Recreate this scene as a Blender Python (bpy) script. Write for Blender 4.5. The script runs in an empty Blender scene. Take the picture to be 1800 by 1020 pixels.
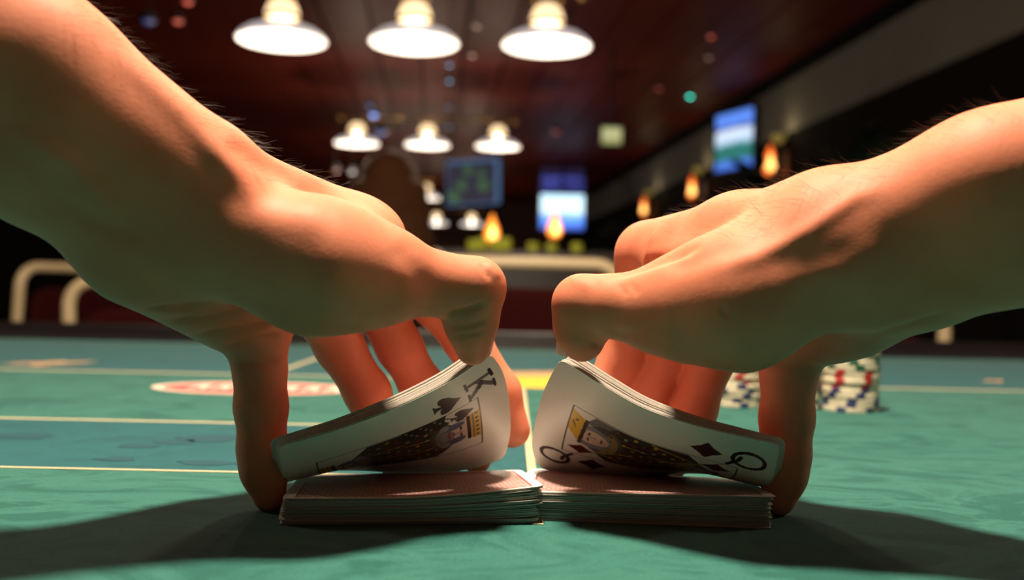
import bpy, math, random
import numpy as np
from mathutils import Vector, Matrix

random.seed(7)
rng = np.random.default_rng(11)
scene = bpy.context.scene
COL = scene.collection

# ------------------------------------------------------------------ camera
FPX = 1700.0                     # focal length in pixels of an 1800x1020 frame
ROLL = math.radians(1.23)
CAMH = 0.080                     # metres above the felt
cr, sr = math.cos(ROLL), math.sin(ROLL)
cam_d = bpy.data.cameras.new('camera')
cam = bpy.data.objects.new('camera', cam_d)
COL.objects.link(cam)
cam_d.sensor_width = 36.0
cam_d.lens = FPX / 1800.0 * 36.0
cam_d.clip_start = 0.01
cam_d.clip_end = 100
cam_d.dof.use_dof = True
cam_d.dof.focus_distance = 0.345
cam_d.dof.aperture_fstop = 7.8
cam.matrix_world = Matrix(((cr, -sr, 0, 0), (0, 0, -1, 0), (sr, cr, 0, CAMH), (0, 0, 0, 1)))
scene.camera = cam

# ------------------------------------------------------------------ world, lights, exposure
w = bpy.data.worlds.new('world'); scene.world = w; w.use_nodes = True
w.node_tree.nodes['Background'].inputs[0].default_value = (0.012, 0.008, 0.007, 1)
w.node_tree.nodes['Background'].inputs[1].default_value = 1.0
vs = scene.view_settings
vs.view_transform = 'Standard'; vs.look = 'None'; vs.exposure = 0.0; vs.gamma = 1.0
vs.use_curve_mapping = False

def lamp(name, loc, power, color, radius):
    d = bpy.data.lights.new(name, 'POINT'); d.energy = power; d.color = color; d.shadow_soft_size = radius
    o = bpy.data.objects.new(name, d); COL.objects.link(o); o.location = loc
    return o
WARM = (1.0, 0.81, 0.60)
# the lamps over the card table and its neighbours (above and beside the frame)
lamp('table_lamp_light', (-0.04, 0.37, 0.95), 112.0, WARM, 0.05)
lamp('neighbour_lamp_light', (-1.5, 0.90, 0.80), 14.0, WARM, 0.06)
lamp('neighbour_lamp_light', (1.5, 0.90, 0.80), 14.0, WARM, 0.06)
lamp('far_table_lamp_light', (-0.05, 1.60, 0.90), 13.0, WARM, 0.06)
lamp('warm_fill_light', (0.1, -1.7, 1.0), 2.0, (1.0, 0.60, 0.40), 0.10)  # added warm fill from behind the camera, not one of the table lamps

# ------------------------------------------------------------------ helpers
def P(px, py, d):
    """pixel of the 1800x1020 frame + depth (metres) -> world point"""
    x, y = px - 900.0, py - 510.0
    return np.array(((x * cr + y * sr) * d / FPX, d, CAMH + (x * sr - y * cr) * d / FPX))

def project(V):
    a = V[:, 0] * FPX / V[:, 1]; b = (V[:, 2] - CAMH) * FPX / V[:, 1]
    return np.stack((a * cr + b * sr + 900.0, a * sr - b * cr + 510.0), 1)

def T(px, py, z=0.0):
    """pixel -> point on the horizontal plane z"""
    x, y = px - 900.0, py - 510.0
    d = (z - CAMH) * FPX / (x * sr - y * cr)
    return P(px, py, d)

RA = math.atan(140 / 1700.0)     # the room's long axis is turned a little to the left
def R(xr, yr, z):
    return (xr * math.cos(RA) - yr * math.sin(RA), xr * math.sin(RA) + yr * math.cos(RA), z)

def new_obj(name, mesh, mat=None, parent=None):
    o = bpy.data.objects.new(name, mesh); COL.objects.link(o)
    if mat is not None:
        for m in (mat if isinstance(mat, (list, tuple)) else [mat]):
            mesh.materials.append(m)
    if parent is not None: o.parent = parent
    return o

def tag(o, label, cat=None, group=None, kind=None):
    if label: o['label'] = label
    if cat: o['category'] = cat
    if group: o['group'] = group
    if kind: o['kind'] = kind
    return o

def empty(name, loc=(0, 0, 0), rz=0.0):
    o = bpy.data.objects.new(name, None); COL.objects.link(o)
    o.location = loc; o.rotation_euler = (0, 0, rz); o.empty_display_size = 0.02
    return o

def copy_tree(o, parent=None):
    c = o.copy(); COL.objects.link(c); c.parent = parent
    for ch in list(o.children): copy_tree(ch, c)
    return c

class MB:
    """collects geometry for one mesh"""
    def __init__(s): s.v = []; s.f = []; s.m = []; s.mi = 0
    def add(s, vs, fs):
        n = len(s.v); s.v += [tuple(map(float, p)) for p in vs]
        s.f += [tuple(i + n for i in f) for f in fs]; s.m += [s.mi] * len(fs)
        return s
    def box(s, c, size, rz=0.0):
        hx, hy, hz = (k / 2 for k in size); ca, sa = math.cos(rz), math.sin(rz)
        P8 = [(x, y, z) for z in (-hz, hz) for y in (-hy, hy) for x in (-hx, hx)]
        return s.add([(c[0] + x * ca - y * sa, c[1] + x * sa + y * ca, c[2] + z) for x, y, z in P8],
                     [(0, 2, 3, 1), (4, 5, 7, 6), (0, 1, 5, 4), (2, 6, 7, 3), (0, 4, 6, 2), (1, 3, 7, 5)])
    def lathe(s, prof, c=(0, 0, 0), n=32, close=False):
        vs_ = []; fs = []
        for r, z in prof:
            for i in range(n):
                a = 2 * math.pi * i / n
                vs_.append((c[0] + r * math.cos(a), c[1] + r * math.sin(a), c[2] + z))
        m = len(prof)
        for j in range(m if close else m - 1):
            for i in range(n):
                k = (i + 1) % n; j2 = (j + 1) % m
                fs.append((j * n + i, j * n + k, j2 * n + k, j2 * n + i))
        return s.add(vs_, fs)
    def tube(s, pts, r, n=10, caps=True):
        pts = [Vector(p) for p in pts]; m = len(pts); vs_ = []; fs = []
        up = None
        for i, p in enumerate(pts):
            t = (pts[min(i + 1, m - 1)] - pts[max(i - 1, 0)]).normalized()
            if up is None:
                up = Vector((0, 0, 1)) if abs(t.z) < 0.9 else Vector((1, 0, 0))
            a = t.cross(up).normalized(); up = a.cross(t).normalized()
            rr = r[i] if isinstance(r, (list, tuple)) else r
            for k in range(n):
                q = 2 * math.pi * k / n
                vs_.append(p + a * (rr * math.cos(q)) + up * (rr * math.sin(q)))
        for i in range(m - 1):
            for k in range(n):
                k2 = (k + 1) % n
                fs.append((i * n + k, i * n + k2, (i + 1) * n + k2, (i + 1) * n + k))
        if caps:
            fs.append(tuple(range(n))[::-1]); fs.append(tuple((m - 1) * n + k for k in range(n)))
        return s.add(vs_, fs)
    def poly(s, pts2, z):
        n = len(pts2); return s.add([(x, y, z) for x, y in pts2], [tuple(range(n))])
    def mesh(s, name, smooth=False, angle=None):
        me = bpy.data.meshes.new(name); me.from_pydata(s.v, [], s.f)
        me.polygons.foreach_set('material_index', s.m)
        if smooth:
            me.polygons.foreach_set('use_smooth', [True] * len(s.f))
            if angle: me.set_sharp_from_angle(angle=math.radians(angle))
        me.update(); return me
    def build(s, name, mat, parent=None, smooth=False, angle=None):
        return new_obj(name, s.mesh(name, smooth, angle), mat, parent)

def arc(c, r, a0, a1, n, f):
    return [f(c[0] + r * math.cos(a0 + (a1 - a0) * i / n), c[1] + r * math.sin(a0 + (a1 - a0) * i / n)) for i in range(n + 1)]

# ------------------------------------------------------------------ materials
def mat(name, col=(0.5, 0.5, 0.5), rough=0.5, metal=0.0, var=None, scale=60.0, bump=0.0, bscale=None,
        emit=None, estr=0.0, sss=0.0, spec=0.5, coat=0.0):
    m = bpy.data.materials.new(name); m.use_nodes = True
    nt = m.node_tree; b = nt.nodes['Principled BSDF']
    b.inputs['Roughness'].default_value = rough; b.inputs['Metallic'].default_value = metal
    b.inputs['Specular IOR Level'].default_value = spec
    b.inputs['Coat Weight'].default_value = coat
    b.inputs['Base Color'].default_value = (*col, 1)
    tc = nt.nodes.new('ShaderNodeTexCoord')
    if var is not None:
        n = nt.nodes.new('ShaderNodeTexNoise'); n.inputs['Scale'].default_value = scale; n.inputs['Detail'].default_value = 5
        r = nt.nodes.new('ShaderNodeMixRGB'); r.inputs[1].default_value = (*col, 1); r.inputs[2].default_value = (*var, 1)
        nt.links.new(tc.outputs['Object'], n.inputs['Vector'])
        nt.links.new(n.outputs['Fac'], r.inputs[0]); nt.links.new(r.outputs[0], b.inputs['Base Color'])
    if bump > 0:
        n2 = nt.nodes.new('ShaderNodeTexNoise'); n2.inputs['Scale'].default_value = bscale or scale; n2.inputs['Detail'].default_value = 4
        bp = nt.nodes.new('ShaderNodeBump'); bp.inputs['Strength'].default_value = bump; bp.inputs['Distance'].default_value = 0.001
        nt.links.new(tc.outputs['Object'], n2.inputs['Vector'])
        nt.links.new(n2.outputs['Fac'], bp.inputs['Height']); nt.links.new(bp.outputs[0], b.inputs['Normal'])
    if emit is not None:
        b.inputs['Emission Color'].default_value = (*emit, 1); b.inputs['Emission Strength'].default_value = estr
    if sss > 0:
        b.inputs['Subsurface Weight'].default_value = sss
        b.inputs['Subsurface Radius'].default_value = (1.0, 0.30, 0.16)
        b.inputs['Subsurface Scale'].default_value = 0.005
    return m

def screen_mat(name, stops, strength, axis='Z', noise=0.12, nscale=5.0):
    """a lit screen: soft picture bands, blotched by noise"""
    m = bpy.data.materials.new(name); m.use_nodes = True; nt = m.node_tree; b = nt.nodes['Principled BSDF']
    b.inputs['Base Color'].default_value = (0.01, 0.01, 0.012, 1); b.inputs['Roughness'].default_value = 0.3
    tc = nt.nodes.new('ShaderNodeTexCoord'); sep = nt.nodes.new('ShaderNodeSeparateXYZ')
    nz = nt.nodes.new('ShaderNodeTexNoise'); nz.inputs['Scale'].default_value = nscale; nz.inputs['Detail'].default_value = 3
    ad = nt.nodes.new('ShaderNodeMath'); ad.operation = 'MULTIPLY_ADD'; ad.inputs[1].default_value = noise * 2
    rp = nt.nodes.new('ShaderNodeValToRGB'); el = rp.color_ramp.elements
    while len(el) > 1: el.remove(el[-1])
    for i, (p, c) in enumerate(stops):
        e = el[0] if i == 0 else el.new(p)
        e.position = p; e.color = (*c, 1)
    nt.links.new(tc.outputs['Generated'], sep.inputs[0]); nt.links.new(tc.outputs['Generated'], nz.inputs['Vector'])
    sb = nt.nodes.new('ShaderNodeMath'); sb.operation = 'SUBTRACT'; sb.inputs[1].default_value = noise
    nt.links.new(nz.outputs['Fac'], ad.inputs[0]); nt.links.new(sep.outputs[axis], ad.inputs[2])
    nt.links.new(ad.outputs[0], sb.inputs[0]); nt.links.new(sb.outputs[0], rp.inputs[0])
    nt.links.new(rp.outputs[0], b.inputs['Emission Color']); b.inputs['Emission Strength'].default_value = strength
    return m

def felt_mat(name, base, light, vein=0.6):
    m = bpy.data.materials.new(name); m.use_nodes = True; nt = m.node_tree; b = nt.nodes['Principled BSDF']
    b.inputs['Roughness'].default_value = 0.9; b.inputs['Specular IOR Level'].default_value = 0.15
    b.inputs['Sheen Weight'].default_value = 0.15
    tc = nt.nodes.new('ShaderNodeTexCoord')
    mp = nt.nodes.new('ShaderNodeMapping'); mp.inputs['Scale'].default_value = (16, 26, 1)
    nt.links.new(tc.outputs['Object'], mp.inputs['Vector'])
    n = nt.nodes.new('ShaderNodeTexNoise'); n.inputs['Scale'].default_value = 1.0; n.inputs['Detail'].default_value = 6
    n.inputs['Roughness'].default_value = 0.6; n.inputs['Distortion'].default_value = 1.6
    nt.links.new(mp.outputs[0], n.inputs['Vector'])
    rp = nt.nodes.new('ShaderNodeValToRGB'); e = rp.color_ramp.elements
    e[0].position = 0.40; e[0].color = (0, 0, 0, 1); e[1].position = 0.52; e[1].color = (vein, vein, vein, 1)
    k = e.new(0.64); k.color = (vein * 0.25,) * 3 + (1,)
    nt.links.new(n.outputs['Fac'], rp.inputs[0])
    mx = nt.nodes.new('ShaderNodeMixRGB'); mx.inputs[1].default_value = (*base, 1); mx.inputs[2].default_value = (*light, 1)
    nt.links.new(rp.outputs[0], mx.inputs[0])
    f = nt.nodes.new('ShaderNodeTexNoise'); f.inputs['Scale'].default_value = 900; f.inputs['Detail'].default_value = 2
    nt.links.new(tc.outputs['Object'], f.inputs['Vector'])
    m2 = nt.nodes.new('ShaderNodeMixRGB'); m2.blend_type = 'MULTIPLY'; m2.inputs[0].default_value = 0.5
    rp2 = nt.nodes.new('ShaderNodeValToRGB'); rp2.color_ramp.elements[0].position = 0.3; rp2.color_ramp.elements[1].position = 0.6
    rp2.color_ramp.elements[0].color = (0.55, 0.55, 0.55, 1)
    nt.links.new(f.outputs['Fac'], rp2.inputs[0])
    nt.links.new(mx.outputs[0], m2.inputs[1]); nt.links.new(rp2.outputs[0], m2.inputs[2])
    nt.links.new(m2.outputs[0], b.inputs['Base Color'])
    # woven cloth relief
    wv = nt.nodes.new('ShaderNodeTexWave'); wv.wave_type = 'BANDS'; wv.bands_direction = 'X'; wv.inputs['Scale'].default_value = 400
    wv.inputs['Distortion'].default_value = 0.6
    nt.links.new(tc.outputs['Object'], wv.inputs['Vector'])
    a2 = nt.nodes.new('ShaderNodeMath'); a2.operation = 'ADD'
    nt.links.new(wv.outputs['Fac'], a2.inputs[0]); nt.links.new(f.outputs['Fac'], a2.inputs[1])
    bp = nt.nodes.new('ShaderNodeBump'); bp.inputs['Strength'].default_value = 0.5; bp.inputs['Distance'].default_value = 0.0002
    nt.links.new(a2.outputs[0], bp.inputs['Height']); nt.links.new(bp.outputs[0], b.inputs['Normal'])
    return m

def skin_mat(name, c1, c2):
    m = bpy.data.materials.new(name); m.use_nodes = True; nt = m.node_tree; b = nt.nodes['Principled BSDF']
    b.inputs['Roughness'].default_value = 0.58; b.inputs['Specular IOR Level'].default_value = 0.25
    b.inputs['Subsurface Weight'].default_value = 0.30
    b.inputs['Subsurface Radius'].default_value = (1.0, 0.28, 0.14); b.inputs['Subsurface Scale'].default_value = 0.0030
    tc = nt.nodes.new('ShaderNodeTexCoord')
    n = nt.nodes.new('ShaderNodeTexNoise'); n.inputs['Scale'].default_value = 55; n.inputs['Detail'].default_value = 6
    nt.links.new(tc.outputs['Object'], n.inputs['Vector'])
    rp = nt.nodes.new('ShaderNodeValToRGB'); rp.color_ramp.elements[0].position = 0.35; rp.color_ramp.elements[1].position = 0.7
    rp.color_ramp.elements[0].color = (*c1, 1); rp.color_ramp.elements[1].color = (*c2, 1)
    nt.links.new(n.outputs['Fac'], rp.inputs[0]); nt.links.new(rp.outputs[0], b.inputs['Base Color'])
    v = nt.nodes.new('ShaderNodeTexVoronoi'); v.inputs['Scale'].default_value = 750
    nt.links.new(tc.outputs['Object'], v.inputs['Vector'])
    n3 = nt.nodes.new('ShaderNodeTexNoise'); n3.inputs['Scale'].default_value = 260; n3.inputs['Detail'].default_value = 3
    nt.links.new(tc.outputs['Object'], n3.inputs['Vector'])
    ad = nt.nodes.new('ShaderNodeMath'); ad.operation = 'ADD'
    nt.links.new(v.outputs['Distance'], ad.inputs[0]); nt.links.new(n3.outputs['Fac'], ad.inputs[1])
    bp = nt.nodes.new('ShaderNodeBump'); bp.inputs['Strength'].default_value = 0.13; bp.inputs['Distance'].default_value = 0.00022
    nt.links.new(ad.outputs[0], bp.inputs['Height']); nt.links.new(bp.outputs[0], b.inputs['Normal'])
    return m

def vcol_mat(name, rough=0.35):
    m = bpy.data.materials.new(name); m.use_nodes = True; nt = m.node_tree; b = nt.nodes['Principled BSDF']
    a = nt.nodes.new('ShaderNodeVertexColor'); a.layer_name = 'print'
    nt.links.new(a.outputs['Color'], b.inputs['Base Color']); b.inputs['Roughness'].default_value = rough
    return m

M = {}
M['felt_green'] = felt_mat('felt_green', (0.008, 0.098, 0.080), (0.036, 0.185, 0.150))
M['felt_teal'] = felt_mat('felt_teal', (0.003, 0.078, 0.092), (0.008, 0.125, 0.135), 0.5)
M['line'] = mat('printed_line', (0.42, 0.37, 0.22), 0.9, var=(0.5, 0.45, 0.28), scale=300)
M['red_print'] = mat('red_print', (0.62, 0.10, 0.08), 0.9, var=(0.5, 0.08, 0.07), scale=200)
M['white_print'] = mat('white_print', (0.75, 0.62, 0.52), 0.9, var=(0.65, 0.5, 0.42), scale=200)
M['yellow_print'] = mat('yellow_print', (0.60, 0.41, 0.02), 0.9, var=(0.7, 0.5, 0.05), scale=100)
M['tan_print'] = mat('tan_print', (0.50, 0.30, 0.14), 0.9, var=(0.4, 0.26, 0.14), scale=100)
M['teal_print'] = mat('teal_print', (0.002, 0.045, 0.065), 0.9, var=(0.003, 0.06, 0.08), scale=100)
M['rail'] = mat('rail_leather', (0.004, 0.0035, 0.004), 0.5, var=(0.007, 0.006, 0.007), scale=40, spec=0.18, bump=0.3, bscale=300)
M['table_wood'] = mat('table_wood', (0.05, 0.018, 0.01), 0.4, var=(0.03, 0.01, 0.006), scale=12)
M['skin'] = skin_mat('skin', (0.61, 0.200, 0.110), (0.69, 0.250, 0.145))
M['nail'] = mat('nail', (0.78, 0.50, 0.40), 0.25, var=(0.8, 0.56, 0.46), scale=100, sss=0.3)
M['arm_hair'] = mat('arm_hair', (0.05, 0.022, 0.012), 0.5, var=(0.08, 0.04, 0.02), scale=200)
M['card'] = mat('card_stock', (0.74, 0.70, 0.64), 0.4, var=(0.66, 0.62, 0.56), scale=500)
M['print'] = vcol_mat('card_print')
M['card_edge'] = mat('card_edge', (0.46, 0.42, 0.37), 0.8, var=(0.30, 0.27, 0.24), scale=900)
M['chip'] = mat('chip_cream', (0.70, 0.64, 0.47), 0.45, var=(0.62, 0.56, 0.42), scale=200)
M['chip_blue'] = mat('chip_blue', (0.012, 0.022, 0.10), 0.45, var=(0.02, 0.03, 0.13), scale=100)
M['chip_red'] = mat('chip_red', (0.42, 0.025, 0.02), 0.45, var=(0.34, 0.02, 0.02), scale=100)
M['chip_green'] = mat('chip_green', (0.008, 0.085, 0.05), 0.45, var=(0.01, 0.11, 0.06), scale=100)
M['ceiling'] = mat('ceiling_wood', (0.17, 0.024, 0.013), 0.5, var=(0.10, 0.015, 0.010), scale=6, spec=0.05)
M['ceiling'].node_tree.nodes['Principled BSDF'].inputs['Specular Tint'].default_value = (1.0, 0.45, 0.35, 1)
M['wall_cream'] = mat('wall_cream', (0.12, 0.105, 0.09), 0.9, var=(0.10, 0.09, 0.075), scale=3)
M['wall_dark'] = mat('wall_dark', (0.005, 0.004, 0.0035), 0.9, var=(0.007, 0.005, 0.004), scale=3, spec=0.05)
M['wall_maroon'] = mat('wall_maroon', (0.085, 0.03, 0.024), 0.8, var=(0.06, 0.022, 0.018), scale=2)
M['carpet'] = mat('carpet', (0.02, 0.008, 0.008), 0.95, var=(0.03, 0.014, 0.01), scale=20)
M['chair_tube'] = mat('chair_tube', (0.62, 0.50, 0.30), 0.4, var=(0.56, 0.45, 0.27), scale=40)
M['chair_pad'] = mat('chair_pad', (0.030, 0.003, 0.003), 0.9, var=(0.022, 0.002, 0.002), scale=60, bump=0.3, bscale=400, spec=0.08)
M['brass'] = mat('brass', (0.60, 0.36, 0.11), 0.28, metal=1.0, var=(0.5, 0.3, 0.1), scale=30)
M['dome'] = mat('lamp_dome_glass', (0.8, 0.65, 0.4), 0.25, emit=(1.0, 0.72, 0.40), estr=1.5, var=(0.75, 0.6, 0.36), scale=20)
M['shade'] = mat('lamp_shade_glass', (0.85, 0.82, 0.80), 0.4, emit=(0.95, 0.90, 0.95), estr=0.42, var=(0.8, 0.78, 0.76), scale=20)
M['bulb'] = mat('bulb', (1, 1, 1), 0.5, emit=(1.0, 0.93, 0.82), estr=14.0, var=(1, 0.98, 0.95), scale=20)
M['black_plastic'] = mat('black_plastic', (0.008, 0.008, 0.009), 0.4, var=(0.012, 0.012, 0.013), scale=30)
M['flame'] = mat('flame_glass', (1, 0.5, 0.1), 0.4, emit=(1.0, 0.26, 0.02), estr=1.6, var=(1, 0.4, 0.08), scale=20)
M['flame_core'] = mat('flame_core', (1, 0.9, 0.6), 0.4, emit=(1.0, 0.50, 0.12), estr=3.2, var=(1, 0.85, 0.5), scale=20)
M['hair'] = mat('head_hair', (0.060, 0.026, 0.012), 0.65, var=(0.11, 0.048, 0.022), scale=30, bump=0.6, bscale=90, spec=0.1)
M['hair'].node_tree.nodes['Principled BSDF'].inputs['Specular Tint'].default_value = (1.0, 0.55, 0.35, 1)
M['black_cloth'] = mat('black_cloth', (0.010, 0.010, 0.012), 0.9, var=(0.016, 0.015, 0.017), scale=60)
M['leaf'] = mat('leaf', (0.006, 0.014, 0.006), 0.5, var=(0.010, 0.020, 0.008), scale=20)
M['pot'] = mat('pot', (0.03, 0.016, 0.01), 0.6, var=(0.022, 0.012, 0.008), scale=20)
M['counter'] = mat('counter_wood', (0.03, 0.012, 0.008), 0.3, var=(0.02, 0.008, 0.006), scale=8)
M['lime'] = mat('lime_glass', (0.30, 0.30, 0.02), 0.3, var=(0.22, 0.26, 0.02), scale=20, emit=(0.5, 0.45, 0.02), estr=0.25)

# ------------------------------------------------------------------ room shell
FLOOR = -0.76; CEIL = 1.98
XR, XL, YN, YF = 2.96, -4.6, -2.5, 21.0
def room_box(name, c, size, m, parent=None):
    return MB().box(R(*c), size, RA).build(name, m, parent)
yc = (YN + YF) / 2; yl = YF - YN; xc = (XR + XL) / 2; xl = XR - XL
tag(room_box('floor', (xc, yc, FLOOR - 0.05), (xl, yl, 0.1), M['carpet']), 'dark carpeted casino floor', kind='structure')
ceil_ = tag(room_box('ceiling', (xc, yc, CEIL + 0.08), (xl, yl, 0.1), M['wall_dark']), 'dark glossy reddish wood ceiling', kind='structure')
nb = 22
for i in range(nb):
    wd = xl / nb
    room_box('ceiling_board', (XL + wd * (i + 0.5), yc, CEIL + 0.012 + 0.004 * (i % 2)), (wd - 0.02, yl, 0.03), M['ceiling'], ceil_)
wr = tag(room_box('wall_right', (XR + 0.05, yc, (FLOOR + CEIL) / 2), (0.1, yl, CEIL - FLOOR), M['wall_cream']), 'grey cream wall with a dark lower panelling', kind='structure')
npan = 10
for i in range(npan):
    pw = yl / npan
    room_box('wall_panel', (XR - 0.015, YN + pw * (i + 0.5), (FLOOR + 1.44) / 2), (0.03, pw - 0.015, 1.44 - FLOOR), M['wall_dark'], wr)
tag(room_box('trim_1', (XR - 0.05, yc, CEIL - 0.04), (0.1, yl, 0.08), M['wall_dark']), 'dark cornice along the ceiling edge', kind='structure')
tag(room_box('wall_left', (XL - 0.05, yc, (FLOOR + CEIL) / 2), (0.1, yl, CEIL - FLOOR), M['wall_dark']), 'dark left wall', kind='structure')
tag(room_box('wall_back', (xc, YF + 0.05, (FLOOR + CEIL) / 2), (xl, 0.1, CEIL - FLOOR), M['wall_maroon']), 'dark maroon end wall', kind='structure')
tag(room_box('wall_front', (xc, YN - 0.05, (FLOOR + CEIL) / 2), (xl, 0.1, CEIL - FLOOR), M['wall_dark']), 'dark wall behind the camera', kind='structure')

# ------------------------------------------------------------------ card table
table = tag(empty('card_table', (0, 0, FLOOR)), 'long card table with green and teal printed felt and black padded rail', 'table')
def tpart(mb, name, m, **k):
    o = mb.build(name, m, table, **k); o.location = (0, 0, -FLOOR); return o
TX0, TX1, TY0, TY1 = -1.2, 1.2, -0.16, 1.30
def rrect(x0, x1, y0, y1, r, n=10):
    pts = []
    for cx, cy, a in ((x1 - r, y1 - r, 0), (x0 + r, y1 - r, 90), (x0 + r, y0 + r, 180), (x1 - r, y0 + r, 270)):
        for i in range(n + 1):
            q = math.radians(a + 90 * i / n); pts.append((cx + r * math.cos(q), cy + r * math.sin(q)))
    return pts
def slab(pts, z0, z1):
    n = len(pts); mb = MB()
    mb.add([(x, y, z0) for x, y in pts] + [(x, y, z1) for x, y in pts],
           [tuple(range(n))[::-1], tuple(range(n, 2 * n))] + [(i, (i + 1) % n, n + (i + 1) % n, n + i) for i in range(n)])
    return mb
loop = rrect(TX0, TX1, TY0, TY1, 0.3)
tpart(slab(loop, -0.03, 0.0), 'felt_top', M['felt_green'])
rp_ = rrect(TX0 - 0.055, TX1 + 0.055, TY0 - 0.055, TY1 + 0.055, 0.34)
rm = MB(); nn = len(rp_); vs_ = []; fs_ = []; NS = 14
for i, (x, y) in enumerate(rp_):
    a, b_ = rp_[i - 1], rp_[(i + 1) % nn]
    t = Vector((b_[0] - a[0], b_[1] - a[1], 0)).normalized(); nrm = Vector((t.y, -t.x, 0))
    for k in range(NS):
        q = 2 * math.pi * k / NS
        vs_.append((x + nrm.x * 0.058 * math.cos(q), y + nrm.y * 0.058 * math.cos(q), -0.006 + 0.027 * math.sin(q)))
for i in range(nn):
    for k in range(NS):
        fs_.append((i * NS + k, ((i + 1) % nn) * NS + k, ((i + 1) % nn) * NS + (k + 1) % NS, i * NS + (k + 1) % NS))
tpart(rm.add(vs_, fs_), 'padded_rail', M['rail'], smooth=True)
tpart(slab(rrect(TX0 + 0.05, TX1 - 0.05, TY0 + 0.05, TY1 - 0.05, 0.25), -0.15, -0.03), 'apron', M['table_wood'])
for sx in (-0.7, 0.7):
    tpart(MB().box((sx, 0.57, (-0.15 + FLOOR) / 2), (0.12, 0.7, -0.15 - FLOOR)), 'leg', M['table_wood'])
# printed felt: bands, lines, marks lie on the cloth
def flat(name, pts, z, m):
    mb = MB(); n = len(pts)
    mb.add([(x, y, 0.00002) for x, y in pts] + [(x, y, z) for x, y in pts], [tuple(range(n, 2 * n))] + [(i, (i + 1) % n, n + (i + 1) % n, n + i) for i in range(n)])
    return tpart(mb, name, m)
def rect(x0, x1, y0, y1): return [(x0, y0), (x1, y0), (x1, y1), (x0, y1)]
flat('felt_band', [(-1.1, 0.860), (1.1, 0.860), (1.1, 1.25), (-1.1, 1.25)], 0.00012, M['felt_teal'])
flat('felt_band', rect(-1.1, 0.010, 0.412, 0.556), 0.00012, M['felt_teal'])
flat('printed_line', rect(-1.1, 1.1, 0.853, 0.861), 0.00025, M['line'])
flat('printed_line', rect(-1.1, 0.012, 0.5535, 0.5585), 0.00025, M['line'])
flat('printed_line', rect(-1.1, 0.012, 0.4095, 0.4125), 0.00025, M['line'])
flat('printed_line', rect(0.0085, 0.0125, 0.33, 0.853), 0.0003, M['line'])
flat('printed_line', rect(-0.217, -0.210, 0.861, 1.22), 0.0003, M['line'])
def ell(cx, cy, a, b, n=40, p=1.0): return [(cx + a * math.cos(2 * math.pi * i / n), cy + b * math.sin(2 * math.pi * i / n)) for i in range(n)]
flat('logo', ell(-0.196, 0.746, 0.079, 0.046), 0.0003, M['white_print'])
flat('logo_field', ell(-0.194, 0.744, 0.072, 0.039), 0.00038, M['red_print'])
for i in range(7):
    x = -0.245 + i * 0.017
    flat('logo_letter', [(x, 0.730), (x + 0.004, 0.730), (x + 0.007, 0.742), (x + 0.011, 0.730), (x + 0.014, 0.730), (x + 0.012, 0.762), (x + 0.003, 0.762)], 0.00045, M['white_print'])
flat('yellow_emblem', [(-0.08, 0.79), (0.13, 0.79), (0.15, 0.83), (0.12, 0.895), (0.03, 0.905), (0.0, 0.885), (-0.06, 0.89), (-0.10, 0.83)], 0.0004, M['yellow_print'])
flat('tan_emblem', [(0.015, 0.89), (0.05, 0.905), (0.09, 0.93), (0.05, 0.96), (0.0, 0.945), (-0.03, 0.92)], 0.00045, M['tan_print'])
for (cx, cy, sc_) in ((-0.445, 0.925, 1.0), (0.478, 0.955, 0.42)):
    flat('tan_emblem', [(cx + sc_ * x, cy + sc_ * y) for x, y in ((-0.032, -0.02), (-0.01, -0.012), (0.004, -0.03), (0.012, -0.008), (0.03, 0.012), (0.034, 0.04), (0.012, 0.022), (0.0, 0.034), (-0.012, 0.014), (-0.028, 0.002))], 0.0003, M['tan_print'])
for (px, py, a, b) in ((370, 772, 0.016, 0.012), (312, 778, 0.010, 0.008), (240, 785, 0.010, 0.006), (205, 808, 0.009, 0.005), (30, 768, 0.018, 0.007), (365, 815, 0.014, 0.006)):
    c = T(px, py)
    flat('teal_mark', [(c[0] + a * math.cos(t) * (1 + 0.25 * math.sin(3 * t + px)), c[1] + b * math.sin(t)) for t in [2 * math.pi * i / 18 for i in range(18)]], 0.0003, M['teal_print'])

# ------------------------------------------------------------------ signed distance modelling
class SDF:
    def __init__(s, lo, hi, h):
        s.h = h; s.lo = np.array(lo, float); n = np.ceil((np.array(hi) - s.lo) / h).astype(int) + 1
        s.n = n; s.ax = [s.lo[i] + h * np.arange(n[i]) for i in range(3)]
    def blank(s): return np.full(tuple(s.n), 0.05, np.float32)
    def sub(s, a, b, ra, rb, k):
        m = k + 4 * s.h; lo = np.minimum(a - ra, b - rb) - m; hi = np.maximum(a + ra, b + rb) + m
        i0 = np.clip(((lo - s.lo) / s.h).astype(int), 0, s.n); i1 = np.clip(((hi - s.lo) / s.h).astype(int) + 2, 0, s.n)
        return tuple(slice(i0[i], i1[i]) for i in range(3))
    def cone(s, F, a, b, ra, rb, k):
        """tapered capsule, blended into F with radius k"""
        a = np.array(a, float); b = np.array(b, float)
        sl = s.sub(a, b, ra, rb, k)
        X = s.ax[0][sl[0]][:, None, None]; Y = s.ax[1][sl[1]][None, :, None]; Z = s.ax[2][sl[2]][None, None, :]
        if X.size == 0 or Y.size == 0 or Z.size == 0: return F
        d = b - a; L2 = float(d @ d) + 1e-12
        t = np.clip(((X - a[0]) * d[0] + (Y - a[1]) * d[1] + (Z - a[2]) * d[2]) / L2, 0, 1)
        q = np.sqrt((X - a[0] - t * d[0]) ** 2 + (Y - a[1] - t * d[1]) ** 2 + (Z - a[2] - t * d[2]) ** 2) - (ra + t * (rb - ra))
        F[sl] = smin(F[sl], q.astype(np.float32), k)
        return F
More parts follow.
